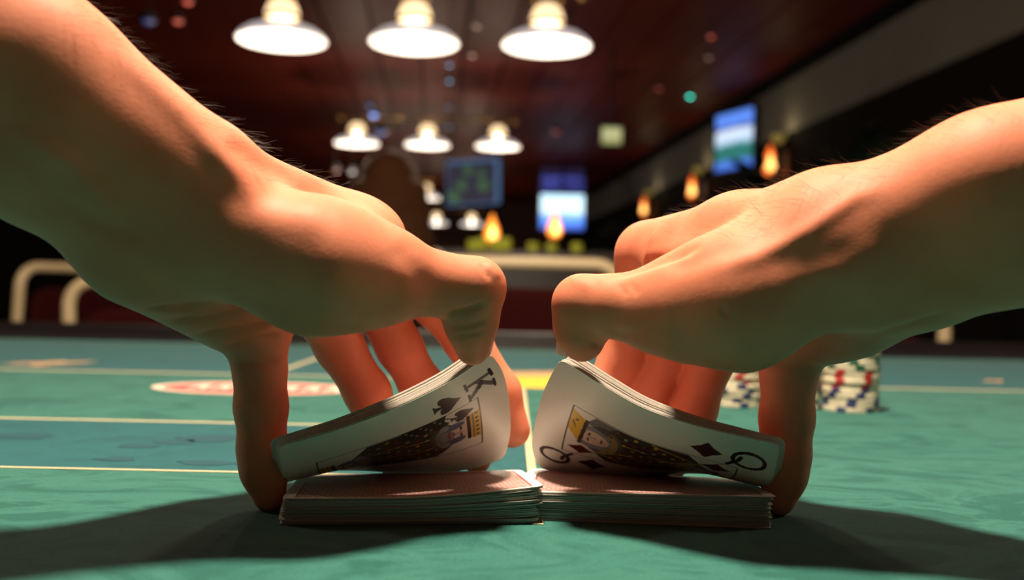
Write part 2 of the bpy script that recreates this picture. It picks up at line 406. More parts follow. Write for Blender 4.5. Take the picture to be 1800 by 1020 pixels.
def smin(a, b, k):
    if k <= 0: return np.minimum(a, b)
    h = np.maximum(k - np.abs(a - b), 0) / k
    return np.minimum(a, b) - h * h * k * 0.25

def surface_nets(F, lo, h):
    ins = F < 0
    c = [F[i:F.shape[0] - 1 + i, j:F.shape[1] - 1 + j, k:F.shape[2] - 1 + k] for i in (0, 1) for j in (0, 1) for k in (0, 1)]
    cnt = sum((x < 0).astype(np.int8) for x in c)
    act = (cnt > 0) & (cnt < 8)
    idx = np.full(act.shape, -1, np.int64); cells = np.argwhere(act); idx[act] = np.arange(len(cells))
    vals = np.stack([x[act] for x in c], 1)
    cor = np.array([(i, j, k) for i in (0, 1) for j in (0, 1) for k in (0, 1)], float)
    acc = np.zeros((len(cells), 3)); wsum = np.zeros(len(cells))
    for e0 in range(8):
        for e1 in range(e0 + 1, 8):
            if abs(cor[e0] - cor[e1]).sum() != 1: continue
            v0, v1 = vals[:, e0], vals[:, e1]; x = (v0 < 0) != (v1 < 0)
            t = np.where(x, v0 / np.where(x, v0 - v1, 1), 0)
            acc += np.where(x[:, None], cor[e0] + t[:, None] * (cor[e1] - cor[e0]), 0); wsum += x
    V = (cells + acc / wsum[:, None]) * h + lo
    quads = []
    for ax in range(3):
        o1, o2 = [(1, 2), (2, 0), (0, 1)][ax]
        sa = [slice(None)] * 3; sb = [slice(None)] * 3
        sa[ax] = slice(0, -1); sb[ax] = slice(1, None)
        A, B = ins[tuple(sa)], ins[tuple(sb)]
        for flip in (False, True):
            E = np.argwhere((A & ~B) if not flip else (~A & B))
            E = E[(E[:, o1] > 0) & (E[:, o2] > 0) & (E[:, o1] < F.shape[o1] - 1) & (E[:, o2] < F.shape[o2] - 1)]
            if not len(E): continue
            q = []
            for (u, v) in ((1, 1), (0, 1), (0, 0), (1, 0)):
                D = E.copy(); D[:, o1] -= u; D[:, o2] -= v; q.append(idx[D[:, 0], D[:, 1], D[:, 2]])
            q = np.stack(q, 1)
            quads.append(q[:, ::-1] if flip else q)
    Q = np.concatenate(quads); Q = Q[(Q >= 0).all(1)]
    return V, Q
def relax(V, Q, it, lam=0.5):
    e0 = Q.ravel(); e1 = np.roll(Q, -1, 1).ravel()
    for _ in range(it):
        S = np.zeros_like(V); n = np.zeros(len(V))
        for k in range(3):
            S[:, k] = np.bincount(e0, V[e1, k], len(V)) + np.bincount(e1, V[e0, k], len(V))
        n = np.bincount(e0, minlength=len(V)) + np.bincount(e1, minlength=len(V))
        V = V + lam * (S / np.maximum(n, 1)[:, None] - V)
    return V
def normals(V, Q):
    fn = np.cross(V[Q[:, 2]] - V[Q[:, 0]], V[Q[:, 3]] - V[Q[:, 1]])
    N = np.zeros_like(V)
    for j in range(4):
        for k in range(3): N[:, k] += np.bincount(Q[:, j], fn[:, k], len(V))
    return N / (np.linalg.norm(N, axis=1, keepdims=True) + 1e-12)
def np_mesh(name, V, Q, smooth=True):
    me = bpy.data.meshes.new(name)
    me.vertices.add(len(V)); me.vertices.foreach_set('co', np.asarray(V, np.float32).ravel())
    me.loops.add(Q.size); me.loops.foreach_set('vertex_index', Q.astype(np.int32).ravel())
    me.polygons.add(len(Q)); me.polygons.foreach_set('loop_start', np.arange(0, Q.size, 4, dtype=np.int32))
    me.polygons.foreach_set('loop_total', np.full(len(Q), 4, np.int32))
    me.polygons.foreach_set('use_smooth', np.full(len(Q), smooth))
    me.update(calc_edges=True); me.validate(); return me

def biggest(V, Q):
    lab = np.arange(len(V))
    while True:
        m = lab[Q].min(1); new = lab.copy()
        for k in range(4): np.minimum.at(new, Q[:, k], m)
        new = new[new]
        if (new == lab).all(): break
        lab = new
    big = np.bincount(lab).argmax(); keep = lab == big
    idx = np.cumsum(keep) - 1; Q = Q[keep[Q[:, 0]]]
    return V[keep], idx[Q]
# ------------------------------------------------------------------ hands
def J(px, py, dmm, rpx):
    d = dmm / 1000.0; return P(px, py, d), rpx * d / FPX
def chain(S, F, joints, k):
    for a, b in zip(joints[:-1], joints[1:]):
        (pa, ra), (pb, rb) = J(*a), J(*b); S.cone(F, pa, pb, ra, rb, k)
    return F
def make_hand(core, fingers, thumb, strokes, lo, hi, h=0.00102):
    S = SDF(lo, hi, h)
    palm = S.blank()
    for jl, k in core: chain(S, palm, jl, k)
    total = palm.copy()
    for jl, k, kj in fingers:
        f = S.blank(); chain(S, f, jl, kj)
        total = smin(total, smin(palm, f, k), 0.0012)
    f = S.blank(); chain(S, f, thumb[0], thumb[2]); total = smin(total, smin(palm, f, thumb[1]), 0.0012)
    V, Q = surface_nets(total, S.lo, h)
    V, Q = biggest(V, Q)
    V = relax(V, Q, 3)
    # sculpt: ridges and creases, in millimetres along the normal
    for pts, wpx, amp in strokes:
        if wpx <= 5: amp = amp * 1.9
        N = normals(V, Q); uv = project(V); pts = np.array(pts, float)
        best = np.full(len(V), 1e9); par = np.zeros(len(V))
        seg = np.linalg.norm(np.diff(pts, axis=0), axis=1); tot = seg.sum(); run = 0.0
        for a, b, sl in zip(pts[:-1], pts[1:], seg):
            d = b - a; t = np.clip(((uv - a) @ d) / (d @ d), 0, 1)
            dd = np.linalg.norm(uv - a - t[:, None] * d, axis=1)
            m = dd < best; best = np.where(m, dd, best); par = np.where(m, (run + t * sl) / tot, par); run += sl
        if tot > 3 * wpx:                                            # strokes fade out at both ends
            e = np.clip(np.minimum(par, 1 - par) / 0.28, 0, 1); e = e * e * (3 - 2 * e)
        else: e = 1.0
        view = np.array([0, 0, CAMH]) - V; view /= np.linalg.norm(view, axis=1, keepdims=True)
        face = np.clip((N * view).sum(1) * 1.6 + 0.15, 0, 1)
        # only the surface nearest the camera
        near = V[:, 1] < 0.37
        V = V + N * (amp * 0.001 * np.exp(-(best / wpx) ** 2) * face * near * e)[:, None]
    V = relax(V, Q, 1, 0.3)
    return V, Q

L_core = [
    ([(-430, -310, 258, 126), (-165, -105, 270, 116), (84, 112, 285, 104), (332, 306, 302, 100)], 0.012),
    ([(-430, -90, 262, 165), (-160, 95, 275, 150), (80, 255, 292, 122), (255, 385, 306, 100)], 0.016),
    ([(30, 130, 284, 118), (300, 345, 304, 104)], 0.014),
    ([(250, 428, 310, 105), (400, 528, 345, 76)], 0.014),
    ([(280, 420, 310, 84), (455, 568, 352, 56)], 0.012),
    ([(310, 390, 310, 84), (545, 520, 378, 54)], 0.012),
    ([(340, 350, 310, 84), (620, 455, 390, 54)], 0.012),
    ([(370, 330, 308, 84), (640, 408, 394, 54)], 0.012),
    ([(600, 455, 325, 76), (652, 425, 376, 58)], 0.014),
    ([(425, 430, 305, 98), (560, 470, 311, 105), (650, 485, 318, 81)], 0.012),
]
L_fingers = [
    ([(448, 565, 352, 54), (457, 650, 352, 44), (459, 715, 350, 44), (461, 790, 348, 41), (464, 828, 346, 38), (474, 872, 344, 29)], 0.007, 0.004),
    ([(545, 520, 380, 50), (597, 610, 389, 41), (646, 690, 395, 39), (672, 755, 401, 36), (690, 808, 405, 29)], 0.007, 0.004),
    ([(620, 455, 392, 50), (702, 610, 402, 39), (742, 680, 406, 37), (800, 765, 409, 34), (838, 806, 411, 27)], 0.007, 0.004),
    ([(645, 412, 396, 50), (765, 530, 405, 43), (822, 600, 408, 39), (877, 690, 408, 37), (901, 757, 408, 31)], 0.007, 0.004),
]
L_thumb = ([(640, 484, 317, 81), (700, 488, 322, 65), (770, 500, 328, 53), (835, 506, 332, 50), (828, 566, 337, 44), (831, 612, 341, 31)], 0.010, 0.005)
L_strokes = [
    ([(180, 60), (330, 205), (430, 330), (480, 375)], 22, 1.6),      # tendon along the thumb side of the wrist
    ([(395, 240), (450, 285), (530, 322)], 16, -1.1),                # hollow between the tendons
    ([(470, 380), (540, 385)], 34, 1.2),
    ([(350, 160), (480, 275), (600, 345)], 14, 0.8),
    ([(0, 215), (120, 290), (230, 390)], 22, 1.2),                   # flexor tendon
    ([(60, 330), (180, 400), (280, 420)], 18, -1.2),
    ([(235, 545), (330, 540), (420, 520)], 5, -0.9), ([(265, 565), (360, 562), (450, 538)], 5, -0.8),
    ([(330, 592), (420, 580), (500, 560)], 5, -0.9), ([(390, 612), (440, 604), (500, 588)], 5, -0.9),
    ([(415, 637), (460, 640), (503, 632)], 5, -1.0),
    ([(640, 588), (690, 580), (740, 552), (760, 556)], 5, -0.8),
    ([(770, 558), (820, 548), (862, 530)], 5, -1.0), ([(785, 578), (830, 572), (862, 560)], 3.5, -0.5), ([(790, 592), (830, 588), (858, 580)], 3.5, -0.4),
    ([(862, 470), (872, 480)], 10, 0.7), ([(845, 462), (862, 492)], 3, -0.35),
    ([(690, 420), (730, 470), (760, 520)], 22, -0.8),
    ([(655, 352), (700, 380), (760, 425)], 12, 0.6),
]
R_core = [
    ([(2230, 175, 270, 136), (1990, 255, 280, 130), (1740, 325, 292, 114), (1480, 420, 312, 108)], 0.012),
    ([(2230, 330, 274, 122), (1990, 380, 285, 112), (1760, 416, 298, 98), (1560, 470, 316, 98)], 0.016),
    ([(1800, 380, 296, 105), (1520, 450, 312, 102)], 0.012),
    ([(1620, 482, 322, 92), (1480, 530, 345, 88), (1405, 568, 355, 66)], 0.012),
    ([(1530, 460, 320, 86), (1388, 580, 358, 54)], 0.012),
    ([(1500, 440, 316, 86), (1290, 530, 382, 53)], 0.012),
    ([(1470, 415, 314, 86), (1210, 480, 392, 53)], 0.012),
    ([(1440, 402, 312, 86), (1300, 420, 348, 70), (1142, 447, 393, 55)], 0.010),
    ([(1240, 508, 332, 70), (1190, 485, 370, 46)], 0.012),
    ([(1420, 472, 309, 102), (1295, 528, 315, 109), (1200, 542, 321, 81)], 0.012),
]
R_fingers = [
    ([(1388, 575, 358, 55), (1386, 660, 358, 46), (1383, 735, 357, 45), (1380, 800, 356, 42), (1377, 838, 355, 38), (1370, 880, 353, 27)], 0.007, 0.004),
    ([(1290, 530, 384, 50), (1250, 630, 393, 40), (1220, 722, 398, 38), (1196, 780, 403, 35), (1182, 815, 405, 28)], 0.007, 0.004),
    ([(1210, 480, 394, 50), (1180, 620, 403, 39), (1143, 690, 407, 37), (1105, 760, 409, 34), (1085, 806, 411, 27)], 0.007, 0.004),
    ([(1140, 450, 394, 53), (1118, 545, 404, 45), (1096, 630, 408, 40), (1045, 720, 408, 36), (1010, 785, 409, 29)], 0.007, 0.004),
]
R_thumb = ([(1195, 542, 322, 80), (1140, 545, 326, 62), (1080, 538, 330, 52), (1023, 535, 336, 48), (1022, 578, 340, 44), (1024, 602, 343, 34)], 0.010, 0.005)
R_strokes = [
    ([(1050, 484), (1090, 477), (1130, 466), (1180, 448), (1240, 425)], 9, -3.0),              # cleft between thumb and index
    ([(1160, 480), (1230, 455), (1310, 425)], 16, -0.9),
    ([(1230, 480), (1330, 452), (1420, 405), (1500, 350), (1580, 320)], 16, 0.9),   # extensor tendon
    ([(1330, 480), (1430, 455), (1520, 430)], 26, -0.45),
    ([(1380, 500), (1480, 480), (1580, 420)], 28, 0.8),
    ([(1500, 600), (1600, 570), (1680, 545)], 6, -0.8),
    ([(1040, 560), (1090, 590), (1150, 585)], 12, -0.9),
    ([(1030, 600), (1060, 612), (1110, 606)], 5, -0.8),
    ([(1085, 498), (1105, 522)], 6, -0.3), ([(1103, 495), (1125, 520)], 6, -0.3),
    ([(1010, 492), (1030, 500)], 12, 0.5),
    ([(1110, 405), (1140, 410)], 16, 0.8),
    ([(1340, 648), (1390, 646), (1430, 640)], 4, -0.7),
    ([(1265, 540), (1280, 560)], 5, -0.3),
]
def hand_object(core, fingers, thumb, strokes, lo, hi, label):
    V, Q = make_hand(core, fingers, thumb, strokes, lo, hi)
    base = V.mean(0); base[2] = 0
    o = new_obj('hand', np_mesh('hand', V - base, Q), M['skin'])
    o.location = base
    tag(o, label, 'hand')
    return o, V, Q, base
hl, VL, QL, BL = hand_object(L_core, L_fingers, L_thumb, L_strokes, (-0.236, 0.222, -0.002), (0.020, 0.435, 0.226),
                             'bare left hand and forearm with its thumb bending up the king of spades packet')
hr, VR, QR, BR = hand_object(R_core, R_fingers, R_thumb, R_strokes, (0.010, 0.235, -0.002), (0.242, 0.435, 0.175),
                             'bare right hand and forearm with its thumb bending up the queen packet')

def nail(parent, base, c, nrm, axis, ln, wd):
    """a curved thumb nail plate"""
    n = Vector(nrm).normalized(); a = Vector(axis).normalized(); a = (a - n * a.dot(n)).normalized(); b = n.cross(a)
    mb = MB(); vs_ = []; N1, N2 = 8, 8
    for side in (0, 1):
        for i in range(N1 + 1):
            for j in range(N2 + 1):
                u = i / N1 * 2 - 1; v = j / N2 * 2 - 1
                ww = wd * (1 - 0.18 * max(u, 0) ** 2 - 0.25 * max(-u, 0) ** 3)
                p = Vector(c) + a * (u * ln) + b * (v * ww) + n * (-0.55 * wd * v * v - 0.10 * ln * u * u - (0.0004 if side else 0))
                vs_.append(p - Vector(base))
    fs = []; K = (N1 + 1) * (N2 + 1)
    for i in range(N1):
        for j in range(N2):
            q = i * (N2 + 1) + j
            fs += [(q, q + N2 + 1, q + N2 + 2, q + 1), (K + q, K + q + 1, K + q + N2 + 2, K + q + N2 + 1)]
    rim = [j for j in range(N2 + 1)] + [i * (N2 + 1) + N2 for i in range(1, N1 + 1)] + [N1 * (N2 + 1) + j for j in range(N2 - 1, -1, -1)] + [i * (N2 + 1) for i in range(N1 - 1, 0, -1)]
    for i in range(len(rim)):
        a_, b_ = rim[i], rim[(i + 1) % len(rim)]; fs.append((a_, b_, b_ + K, a_ + K))
    return tag(mb.add(vs_, fs).build('thumb_nail', M['nail'], parent, smooth=True), 'pale thumb nail')
nail(hl, BL, P(866, 588, 0.344), (0.85, 0.45, 0.1), P(833, 632, 0.342) - P(836, 540, 0.336), 0.0065, 0.0055)
nail(hr, BR, P(979, 594, 0.3415), (-0.97, -0.15, 0.05), P(1016, 632, 0.345) - P(1019, 550, 0.339), 0.0056, 0.0050)

def arm_hair(parent, V, Q, base, sel, dirpx, count, seed):
    g = np.random.default_rng(seed); N = normals(V, Q); uv = project(V)
    ids = np.argwhere(sel(uv, N)).ravel(); ids = g.choice(ids, count)
    mb = MB(); vs_ = []; fs = []
    for i in ids:
        p = V[i]; n = N[i]; ax = P(uv[i, 0] + dirpx[0], uv[i, 1] + dirpx[1], V[i, 1]) - p; ax /= np.linalg.norm(ax)
        t = ax * 0.85 + n * g.uniform(0.25, 0.6) + g.normal(0, 0.25, 3); t /= np.linalg.norm(t)
        L = g.uniform(0.003, 0.0075); bend = g.normal(0, 0.25, 3) + ax * 0.5
        side = np.cross(t, n); side /= np.linalg.norm(side) + 1e-9; r = 0.000035
        k = len(vs_); pts = [p - n * 0.0003]
        for s_ in (0.35, 0.7, 1.0): pts.append(p + t * L * s_ + bend * L * 0.35 * s_ * s_)
        for j, q in enumerate(pts):
            rr = r * (1 - 0.28 * j)
            vs_ += [q + side * rr, q - side * rr, q + n * rr * 1.6]
        for j in range(3):
            for m in range(3):
                m2 = (m + 1) % 3; fs.append((k + j * 3 + m, k + j * 3 + m2, k + (j + 1) * 3 + m2, k + (j + 1) * 3 + m))
    vs_ = [v - base for v in vs_]
    o = mb.add(vs_, fs).build('arm_hair', M['arm_hair'], parent)
    tag(o, 'fine dark hair on the forearm', kind='stuff')
arm_hair(hl, VL, QL, BL, lambda uv, N: (uv[:, 0] > 60) & (uv[:, 0] < 620) & (uv[:, 1] < 330) & ((N[:, 2] > 0.55) | (N[:, 0] > 0.5)) & (N[:, 1] > -0.75), (60, 30), 420, 3)
arm_hair(hr, VR, QR, BR, lambda uv, N: (uv[:, 0] > 1180) & (uv[:, 0] < 1800) & (uv[:, 1] < 420) & (N[:, 2] > 0.5) & (N[:, 1] > -0.8), (-60, 5), 650, 4)

# ------------------------------------------------------------------ playing cards
CW, CH, CT = 0.063, 0.088, 0.00028
def spline(pts, n):
    """Catmull-Rom through world points, sampled evenly along its length"""
    pts = np.array(pts); p = np.vstack((2 * pts[0] - pts[1], pts, 2 * pts[-1] - pts[-2])); out = []
    for i in range(1, len(p) - 2):
        for t in np.linspace(0, 1, 40, endpoint=False):
            a, b, c, d = p[i - 1:i + 3]
            out.append(0.5 * (2 * b + (c - a) * t + (2 * a - 5 * b + 4 * c - d) * t * t + (3 * b - a - 3 * c + d) * t ** 3))
    out.append(pts[-1]); out = np.array(out)
    L = np.concatenate(([0], np.cumsum(np.linalg.norm(np.diff(out, axis=0), axis=1))))
    q = np.linspace(0, L[-1], n)
    return np.stack([np.interp(q, L, out[:, k]) for k in range(3)], 1)
def coons(near, far, outer, inner, nu, nv):
    """u: outer->inner along the long side, v: near->far"""
    n = spline(near, nu); f = spline(far, nu); o = spline(outer, nv); i = spline(inner, nv)
    u = np.linspace(0, 1, nu)[:, None, None]; v = np.linspace(0, 1, nv)[None, :, None]
    S = (1 - v) * n[:, None] + v * f[:, None] + (1 - u) * o[None] + u * i[None]
    S -= (1 - u) * (1 - v) * n[0] + u * (1 - v) * n[-1] + (1 - u) * v * f[0] + u * v * f[-1]
    return S
def grid_normals(S):
    du = np.gradient(S, axis=0); dv = np.gradient(S, axis=1)
    N = np.cross(du, dv); return N / (np.linalg.norm(N, axis=2, keepdims=True) + 1e-12)
def round_mask(nu, nv):
    return None
def sheet(name, S, N, thick, mats, colors_bottom=None, colors_top=None, parent=None, base=None):
    """a card: bottom grid S, top grid S + N*thick, with rounded corners and a side rim"""
    nu, nv = S.shape[:2]; K = nu * nv
    S = S.copy()
    # rounded corners: pull the corner samples in
    rc = 0.0032
    u = np.linspace(0, CH, nu)[:, None] * np.ones((1, nv)); v = np.linspace(0, CW, nv)[None, :] * np.ones((nu, 1))
    cu = np.clip(u, rc, CH - rc); cv = np.clip(v, rc, CW - rc)
    dist = np.hypot(u - cu, v - cv); mx = np.maximum(np.abs(u - cu), np.abs(v - cv))
    fac = np.where(dist > 1e-9, mx / np.maximum(dist, 1e-9), 1.0)
    u2 = (cu + (u - cu) * fac) / CH * (nu - 1); v2 = (cv + (v - cv) * fac) / CW * (nv - 1)
    i0 = np.clip(u2.astype(int), 0, nu - 2); j0 = np.clip(v2.astype(int), 0, nv - 2)
    fu = (u2 - i0)[..., None]; fv = (v2 - j0)[..., None]
    def samp(A): return (A[i0, j0] * (1 - fu) * (1 - fv) + A[i0 + 1, j0] * fu * (1 - fv) + A[i0, j0 + 1] * (1 - fu) * fv + A[i0 + 1, j0 + 1] * fu * fv)
    S2 = samp(S); N2 = samp(N)
    V = np.concatenate((S2.reshape(-1, 3), (S2 + N2 * thick).reshape(-1, 3)))
    if base is not None: V = V - base
    ii, jj = np.meshgrid(np.arange(nu - 1), np.arange(nv - 1), indexing='ij')
    q = (ii * nv + jj).ravel()
    bot = np.stack((q, q + 1, q + nv + 1, q + nv), 1); top = np.stack((q, q + nv, q + nv + 1, q + 1), 1) + K
    rim = np.concatenate((np.arange(nv), np.arange(1, nu) * nv + nv - 1, (nu - 1) * nv + np.arange(nv - 2, -1, -1), np.arange(nu - 2, 0, -1) * nv))
    r2 = np.roll(rim, -1); side = np.stack((rim, rim + K, r2 + K, r2), 1)
    Q = np.concatenate((bot, top, side))
    me = np_mesh(name, V, Q)
    o = new_obj(name, me, mats, parent)
    mi = np.zeros(len(Q), np.int32); mi[len(bot) + len(top):] = 1
    if colors_bottom is None and colors_top is None: pass
    me.polygons.foreach_set('material_index', mi)
    if colors_bottom is not None or colors_top is not None:
        white = np.tile(np.array((0.76, 0.72, 0.66, 1.0)), (K, 1))
        def rgba(c):
            return white if c is None else np.concatenate((c.reshape(-1, 3), np.ones((K, 1))), 1)
        at = me.color_attributes.new('print', 'FLOAT_COLOR', 'POINT')
        at.data.foreach_set('color', np.concatenate((rgba(colors_bottom), rgba(colors_top))).astype(np.float32).ravel())
    me.set_sharp_from_angle(angle=math.radians(50))
    return o

# --- card prints, drawn in card millimetres (x 0..63 left-right, y 0..88 bottom-top, seen on the face)
WHITE = np.array((0.76, 0.72, 0.66)); BLACK = (0.012, 0.011, 0.012); REDP = (0.10, 0.012, 0.012)
YEL = (0.62, 0.40, 0.04); BLUE = (0.10, 0.13, 0.22); DRED = (0.28, 0.03, 0.025); FLESH = (0.66, 0.50, 0.40); GREY = (0.30, 0.30, 0.33)
class Art:
    def __init__(s, X, Y): s.X, s.Y = X, Y; s.C = np.ones(X.shape + (3,)) * WHITE
    def put(s, m, col, a=1.0): s.C[m] = s.C[m] * (1 - a) + np.array(col) * a
    def ell(s, cx, cy, a, b, col, rot=0.0, alpha=1.0, ring=None):
        c, n = math.cos(rot), math.sin(rot); x = s.X - cx; y = s.Y - cy; u = (x * c + y * n) / a; v = (-x * n + y * c) / b
        r = np.hypot(u, v); m = r < 1
        if ring: m &= np.hypot(u * a / (a - ring), v * b / (b - ring)) > 1
        s.put(m, col, alpha)
    def poly(s, pts, col, alpha=1.0):
        m = np.zeros(s.X.shape, bool); n = len(pts)
        for i in range(n):
            x0, y0 = pts[i]; x1, y1 = pts[(i + 1) % n]
            if y0 == y1: continue
            m ^= ((s.Y >= min(y0, y1)) & (s.Y < max(y0, y1)) & (s.X < x0 + (s.Y - y0) * (x1 - x0) / (y1 - y0)))
        s.put(m, col, alpha)
    def line(s, pts, wd, col, alpha=1.0):
        b = np.full(s.X.shape, 1e9)
        for (x0, y0), (x1, y1) in zip(pts[:-1], pts[1:]):
            dx, dy = x1 - x0, y1 - y0; t = np.clip(((s.X - x0) * dx + (s.Y - y0) * dy) / (dx * dx + dy * dy + 1e-9), 0, 1)
            b = np.minimum(b, np.hypot(s.X - x0 - t * dx, s.Y - y0 - t * dy))
        s.put(b < wd / 2, col, alpha)
    def spade(s, cx, cy, w_, h_, col):
        def p(x, y): return (cx + x * w_, cy + y * h_)
        s.poly([p(0, .5), p(.16, .30), p(.36, .10), p(.46, -.06), p(.46, -.20), p(.36, -.30), p(.20, -.30), p(.06, -.20), p(.10, -.38), p(.22, -.5),
                p(-.22, -.5), p(-.10, -.38), p(-.06, -.20), p(-.20, -.30), p(-.36, -.30), p(-.46, -.20), p(-.46, -.06), p(-.36, .10), p(-.16, .30)], col)
    def diamond(s, cx, cy, w_, h_, col):
        s.poly([(cx, cy + h_ / 2), (cx + w_ * .24, cy + h_ * .2), (cx + w_ / 2, cy), (cx + w_ * .24, cy - h_ * .2), (cx, cy - h_ / 2), (cx - w_ * .24, cy - h_ * .2), (cx - w_ / 2, cy), (cx - w_ * .24, cy + h_ * .2)], col)
def draw_half(A, king):
    """upper half of a court card"""
    fx0, fx1, fy1 = 13.5, 49.5, 75.5
    # robe, patterned, down to the middle of the card
    A.poly([(14, 44), (49, 44), (49, 57), (43, 62), (38, 58), (27, 58), (20, 63), (14, 58)], (0.035, 0.035, 0.03))
    for i in range(9):
        A.line([(15 + i * 4, 44), (20 + i * 3, 60)], 0.8, (YEL, DRED, (0.05, 0.09, 0.05))[i % 3], 0.75)
    for i in range(6):
        for j in range(4):
            A.ell(17 + i * 5.4 + (j % 2) * 2.5, 46 + j * 3.6, 1.0, 0.8, (YEL, (0.4, 0.38, 0.3), DRED)[(i + j) % 3], 0, 0.8)
    if king:
        # shoulder ruff, beard, face, hair, crown
        A.ell(32, 60, 11.5, 5.5, (0.08, 0.08, 0.07)); A.ell(32, 60.5, 9.5, 4.0, (0.3, 0.25, 0.1), 0, 0.8)
        A.ell(32, 65, 7.5, 6.5, FLESH); A.ell(25.6, 63.8, 2.6, 5.0, BLUE); A.ell(38.4, 63.8, 2.6, 5.0, BLUE)
        A.ell(24.0, 60.5, 2.4, 2.0, GREY); A.ell(40.0, 60.5, 2.4, 2.0, GREY)
        A.ell(32, 60.5, 4.6, 4.0, BLUE, 0, 0.7); A.line([(29, 62.4), (32, 61.8), (35, 62.4)], 0.7, DRED)
        A.line([(28, 67), (30.4, 67)], 0.8, BLACK); A.line([(33.6, 67), (36, 67)], 0.8, BLACK); A.line([(32, 67), (32.5, 64), (31.6, 63.8)], 0.45, BLACK)
        A.poly([(23, 69.5), (41, 69.5), (43, 75.3), (21, 75.3)], YEL); A.line([(23, 70.4), (41, 70.4)], 1.5, BLACK); A.line([(22.2, 72.2), (41.8, 72.2)], 0.5, BLUE)
        for i in range(6): A.ell(23.5 + i * 3.4, 73.8, 0.75, 0.75, BLACK)
        A.line([(14, 60), (24, 69)], 0.5, BLACK); A.poly([(24, 62), (21.5, 75), (14, 57)], (0.14, 0.17, 0.22), 0.0)
        A.poly([(13.8, 44), (20, 44), (22, 60), (13.8, 62)], (0.02, 0.024, 0.018))
        for i in range(8): A.ell(15 + (i % 3) * 2.3, 46 + i * 1.9, 0.55, 0.55, (0.45, 0.42, 0.32), 0, 0.8)
        A.spade(19.0, 68.5, 8.6, 10.2, (0.035, 0.033, 0.034))
    else:
        A.ell(33, 61, 12.5, 7.5, (0.10, 0.11, 0.12)); A.ell(33, 59.5, 10, 4.5, (0.45, 0.33, 0.06), 0, 0.6)
        for i in range(9): A.ell(25 + i * 2, 58.5 + (i % 2) * 1.6, 0.7, 0.7, BLACK)
        A.ell(33, 65.4, 9.2, 7.6, (0.22, 0.23, 0.27))
        A.ell(33, 65.2, 5.6, 6.6, FLESH)
        A.line([(29.6, 66.6), (31.8, 66.8)], 0.7, BLACK); A.line([(34.0, 66.8), (36.2, 66.6)], 0.7, BLACK); A.line([(33, 66.5), (33.6, 63.9), (32.7, 63.6)], 0.45, (0.2, 0.1, 0.08))
        A.line([(31.6, 61.6), (34.4, 61.6)], 0.8, DRED)
        A.poly([(26, 70.2), (44, 69.2), (47.5, 75.3), (33, 75.3)], YEL); A.line([(25, 69.8), (44, 68.8)], 1.6, (0.05, 0.04, 0.04))
        A.line([(36, 72.5), (40, 74)], 0.5, BLACK); A.ell(41.5, 72.6, 0.9, 0.6, (0.2, 0.1, 0.02))
        A.poly([(40, 60), (49, 56), (49, 66), (43, 69)], (0.05, 0.055, 0.06), 0.85)
        A.line([(14, 70), (24, 58), (29, 50)], 0.9, YEL, 0.8)
        A.diamond(19.0, 68.5, 8.0, 10.8, (0.12, 0.015, 0.014))
    A.line([(fx0, 44), (fx0, fy1), (fx1, fy1), (fx1, 44)], 0.42, (0.05, 0.045, 0.04))
    if king:
        k = (0.10, 0.095, 0.10); kd = (0.028, 0.026, 0.028)
        A.line([(3.4, 72.6), (3.4, 83.6)], 2.1, k); A.line([(11.0, 83.2), (3.8, 77.2)], 2.0, k); A.line([(5.6, 78.8), (11.4, 73.0)], 2.2, k)
        for x0, x1, y in ((1.2, 5.6, 83.8), (1.2, 5.6, 72.5), (8.6, 12.9, 83.6), (8.8, 13.2, 72.5)): A.line([(x0, y), (x1, y)], 1.3, kd)
        A.line([(5.4, 79.0), (8.0, 77.2)], 2.0, kd)
        A.spade(6.9, 63.6, 12.0, 11.6, (0.035, 0.033, 0.034))
    else:
        A.ell(6.9, 78.5, 5.4, 6.5, (0.035, 0.012, 0.012), 0, 1.0, ring=1.6)
        A.line([(5.8, 75.6), (8.4, 74.6), (12.2, 71.4)], 1.6, (0.035, 0.012, 0.012))
        A.diamond(7.0, 63.2, 10.4, 12.0, (0.07, 0.012, 0.012))
def draw_court(X, Y, king):
    """both halves, the lower one turned by 180 degrees"""
    X = 31.5 + (X - 31.5) * 1.20
    top = Art(X, Y); draw_half(top, king)
    bot = Art(63 - X, 88 - Y); draw_half(bot, king)
    return np.where((Y >= 44)[..., None], top.C, bot.C)
def draw_back(X, Y):
    A = Art(X, Y); red = (0.30, 0.030, 0.030)
    ins = (X > 3.6) & (X < 59.4) & (Y > 3.6) & (Y < 84.4)
    a = np.abs(((X + Y) / 3.2) % 1 - 0.5); b = np.abs(((X - Y) / 3.2) % 1 - 0.5)
    A.put(ins & ((a > 0.30) | (b > 0.30)), red)
    A.put(ins & ((X < 4.4) | (X > 58.6) | (Y < 4.4) | (Y > 83.6)), red)
    A.put(ins & (a < 0.10) & (b < 0.10), red)
    return A.C

mm = lambda px, py, d: P(px, py, d / 1000.0)
L_near = [mm(489, 786, 327), mm(600, 754, 331), mm(700, 716, 336), mm(780, 677, 341), mm(835, 641, 345), mm(862, 621, 347)]
L_inner = [mm(862, 621, 347), mm(884, 655, 357), mm(895, 705, 371), mm(897, 760, 384), mm(887, 806, 393)]
def outer_curve(A, nrm, steps):
    return [A] + [np.array((A[0] + nrm[0] * dd, A[1] + nrm[1] * dd, z)) for dd, z in steps]
def pack_dir(near_o, near_i, sgn):
    a = T(*near_o)[:2]; b = T(*near_i)[:2]; t = (b - a) / np.linalg.norm(b - a)
    return np.array((-t[1], t[0])) * sgn
PL = pack_dir((490, 925), (948, 922), 1); PR = pack_dir((1360, 931), (948, 915), -1)
L_outer = outer_curve(L_near[0], PL, ((0.008, 0.0178), (0.016, 0.0115), (0.025, 0.0082), (0.036, 0.0070), (0.058, 0.0062)))
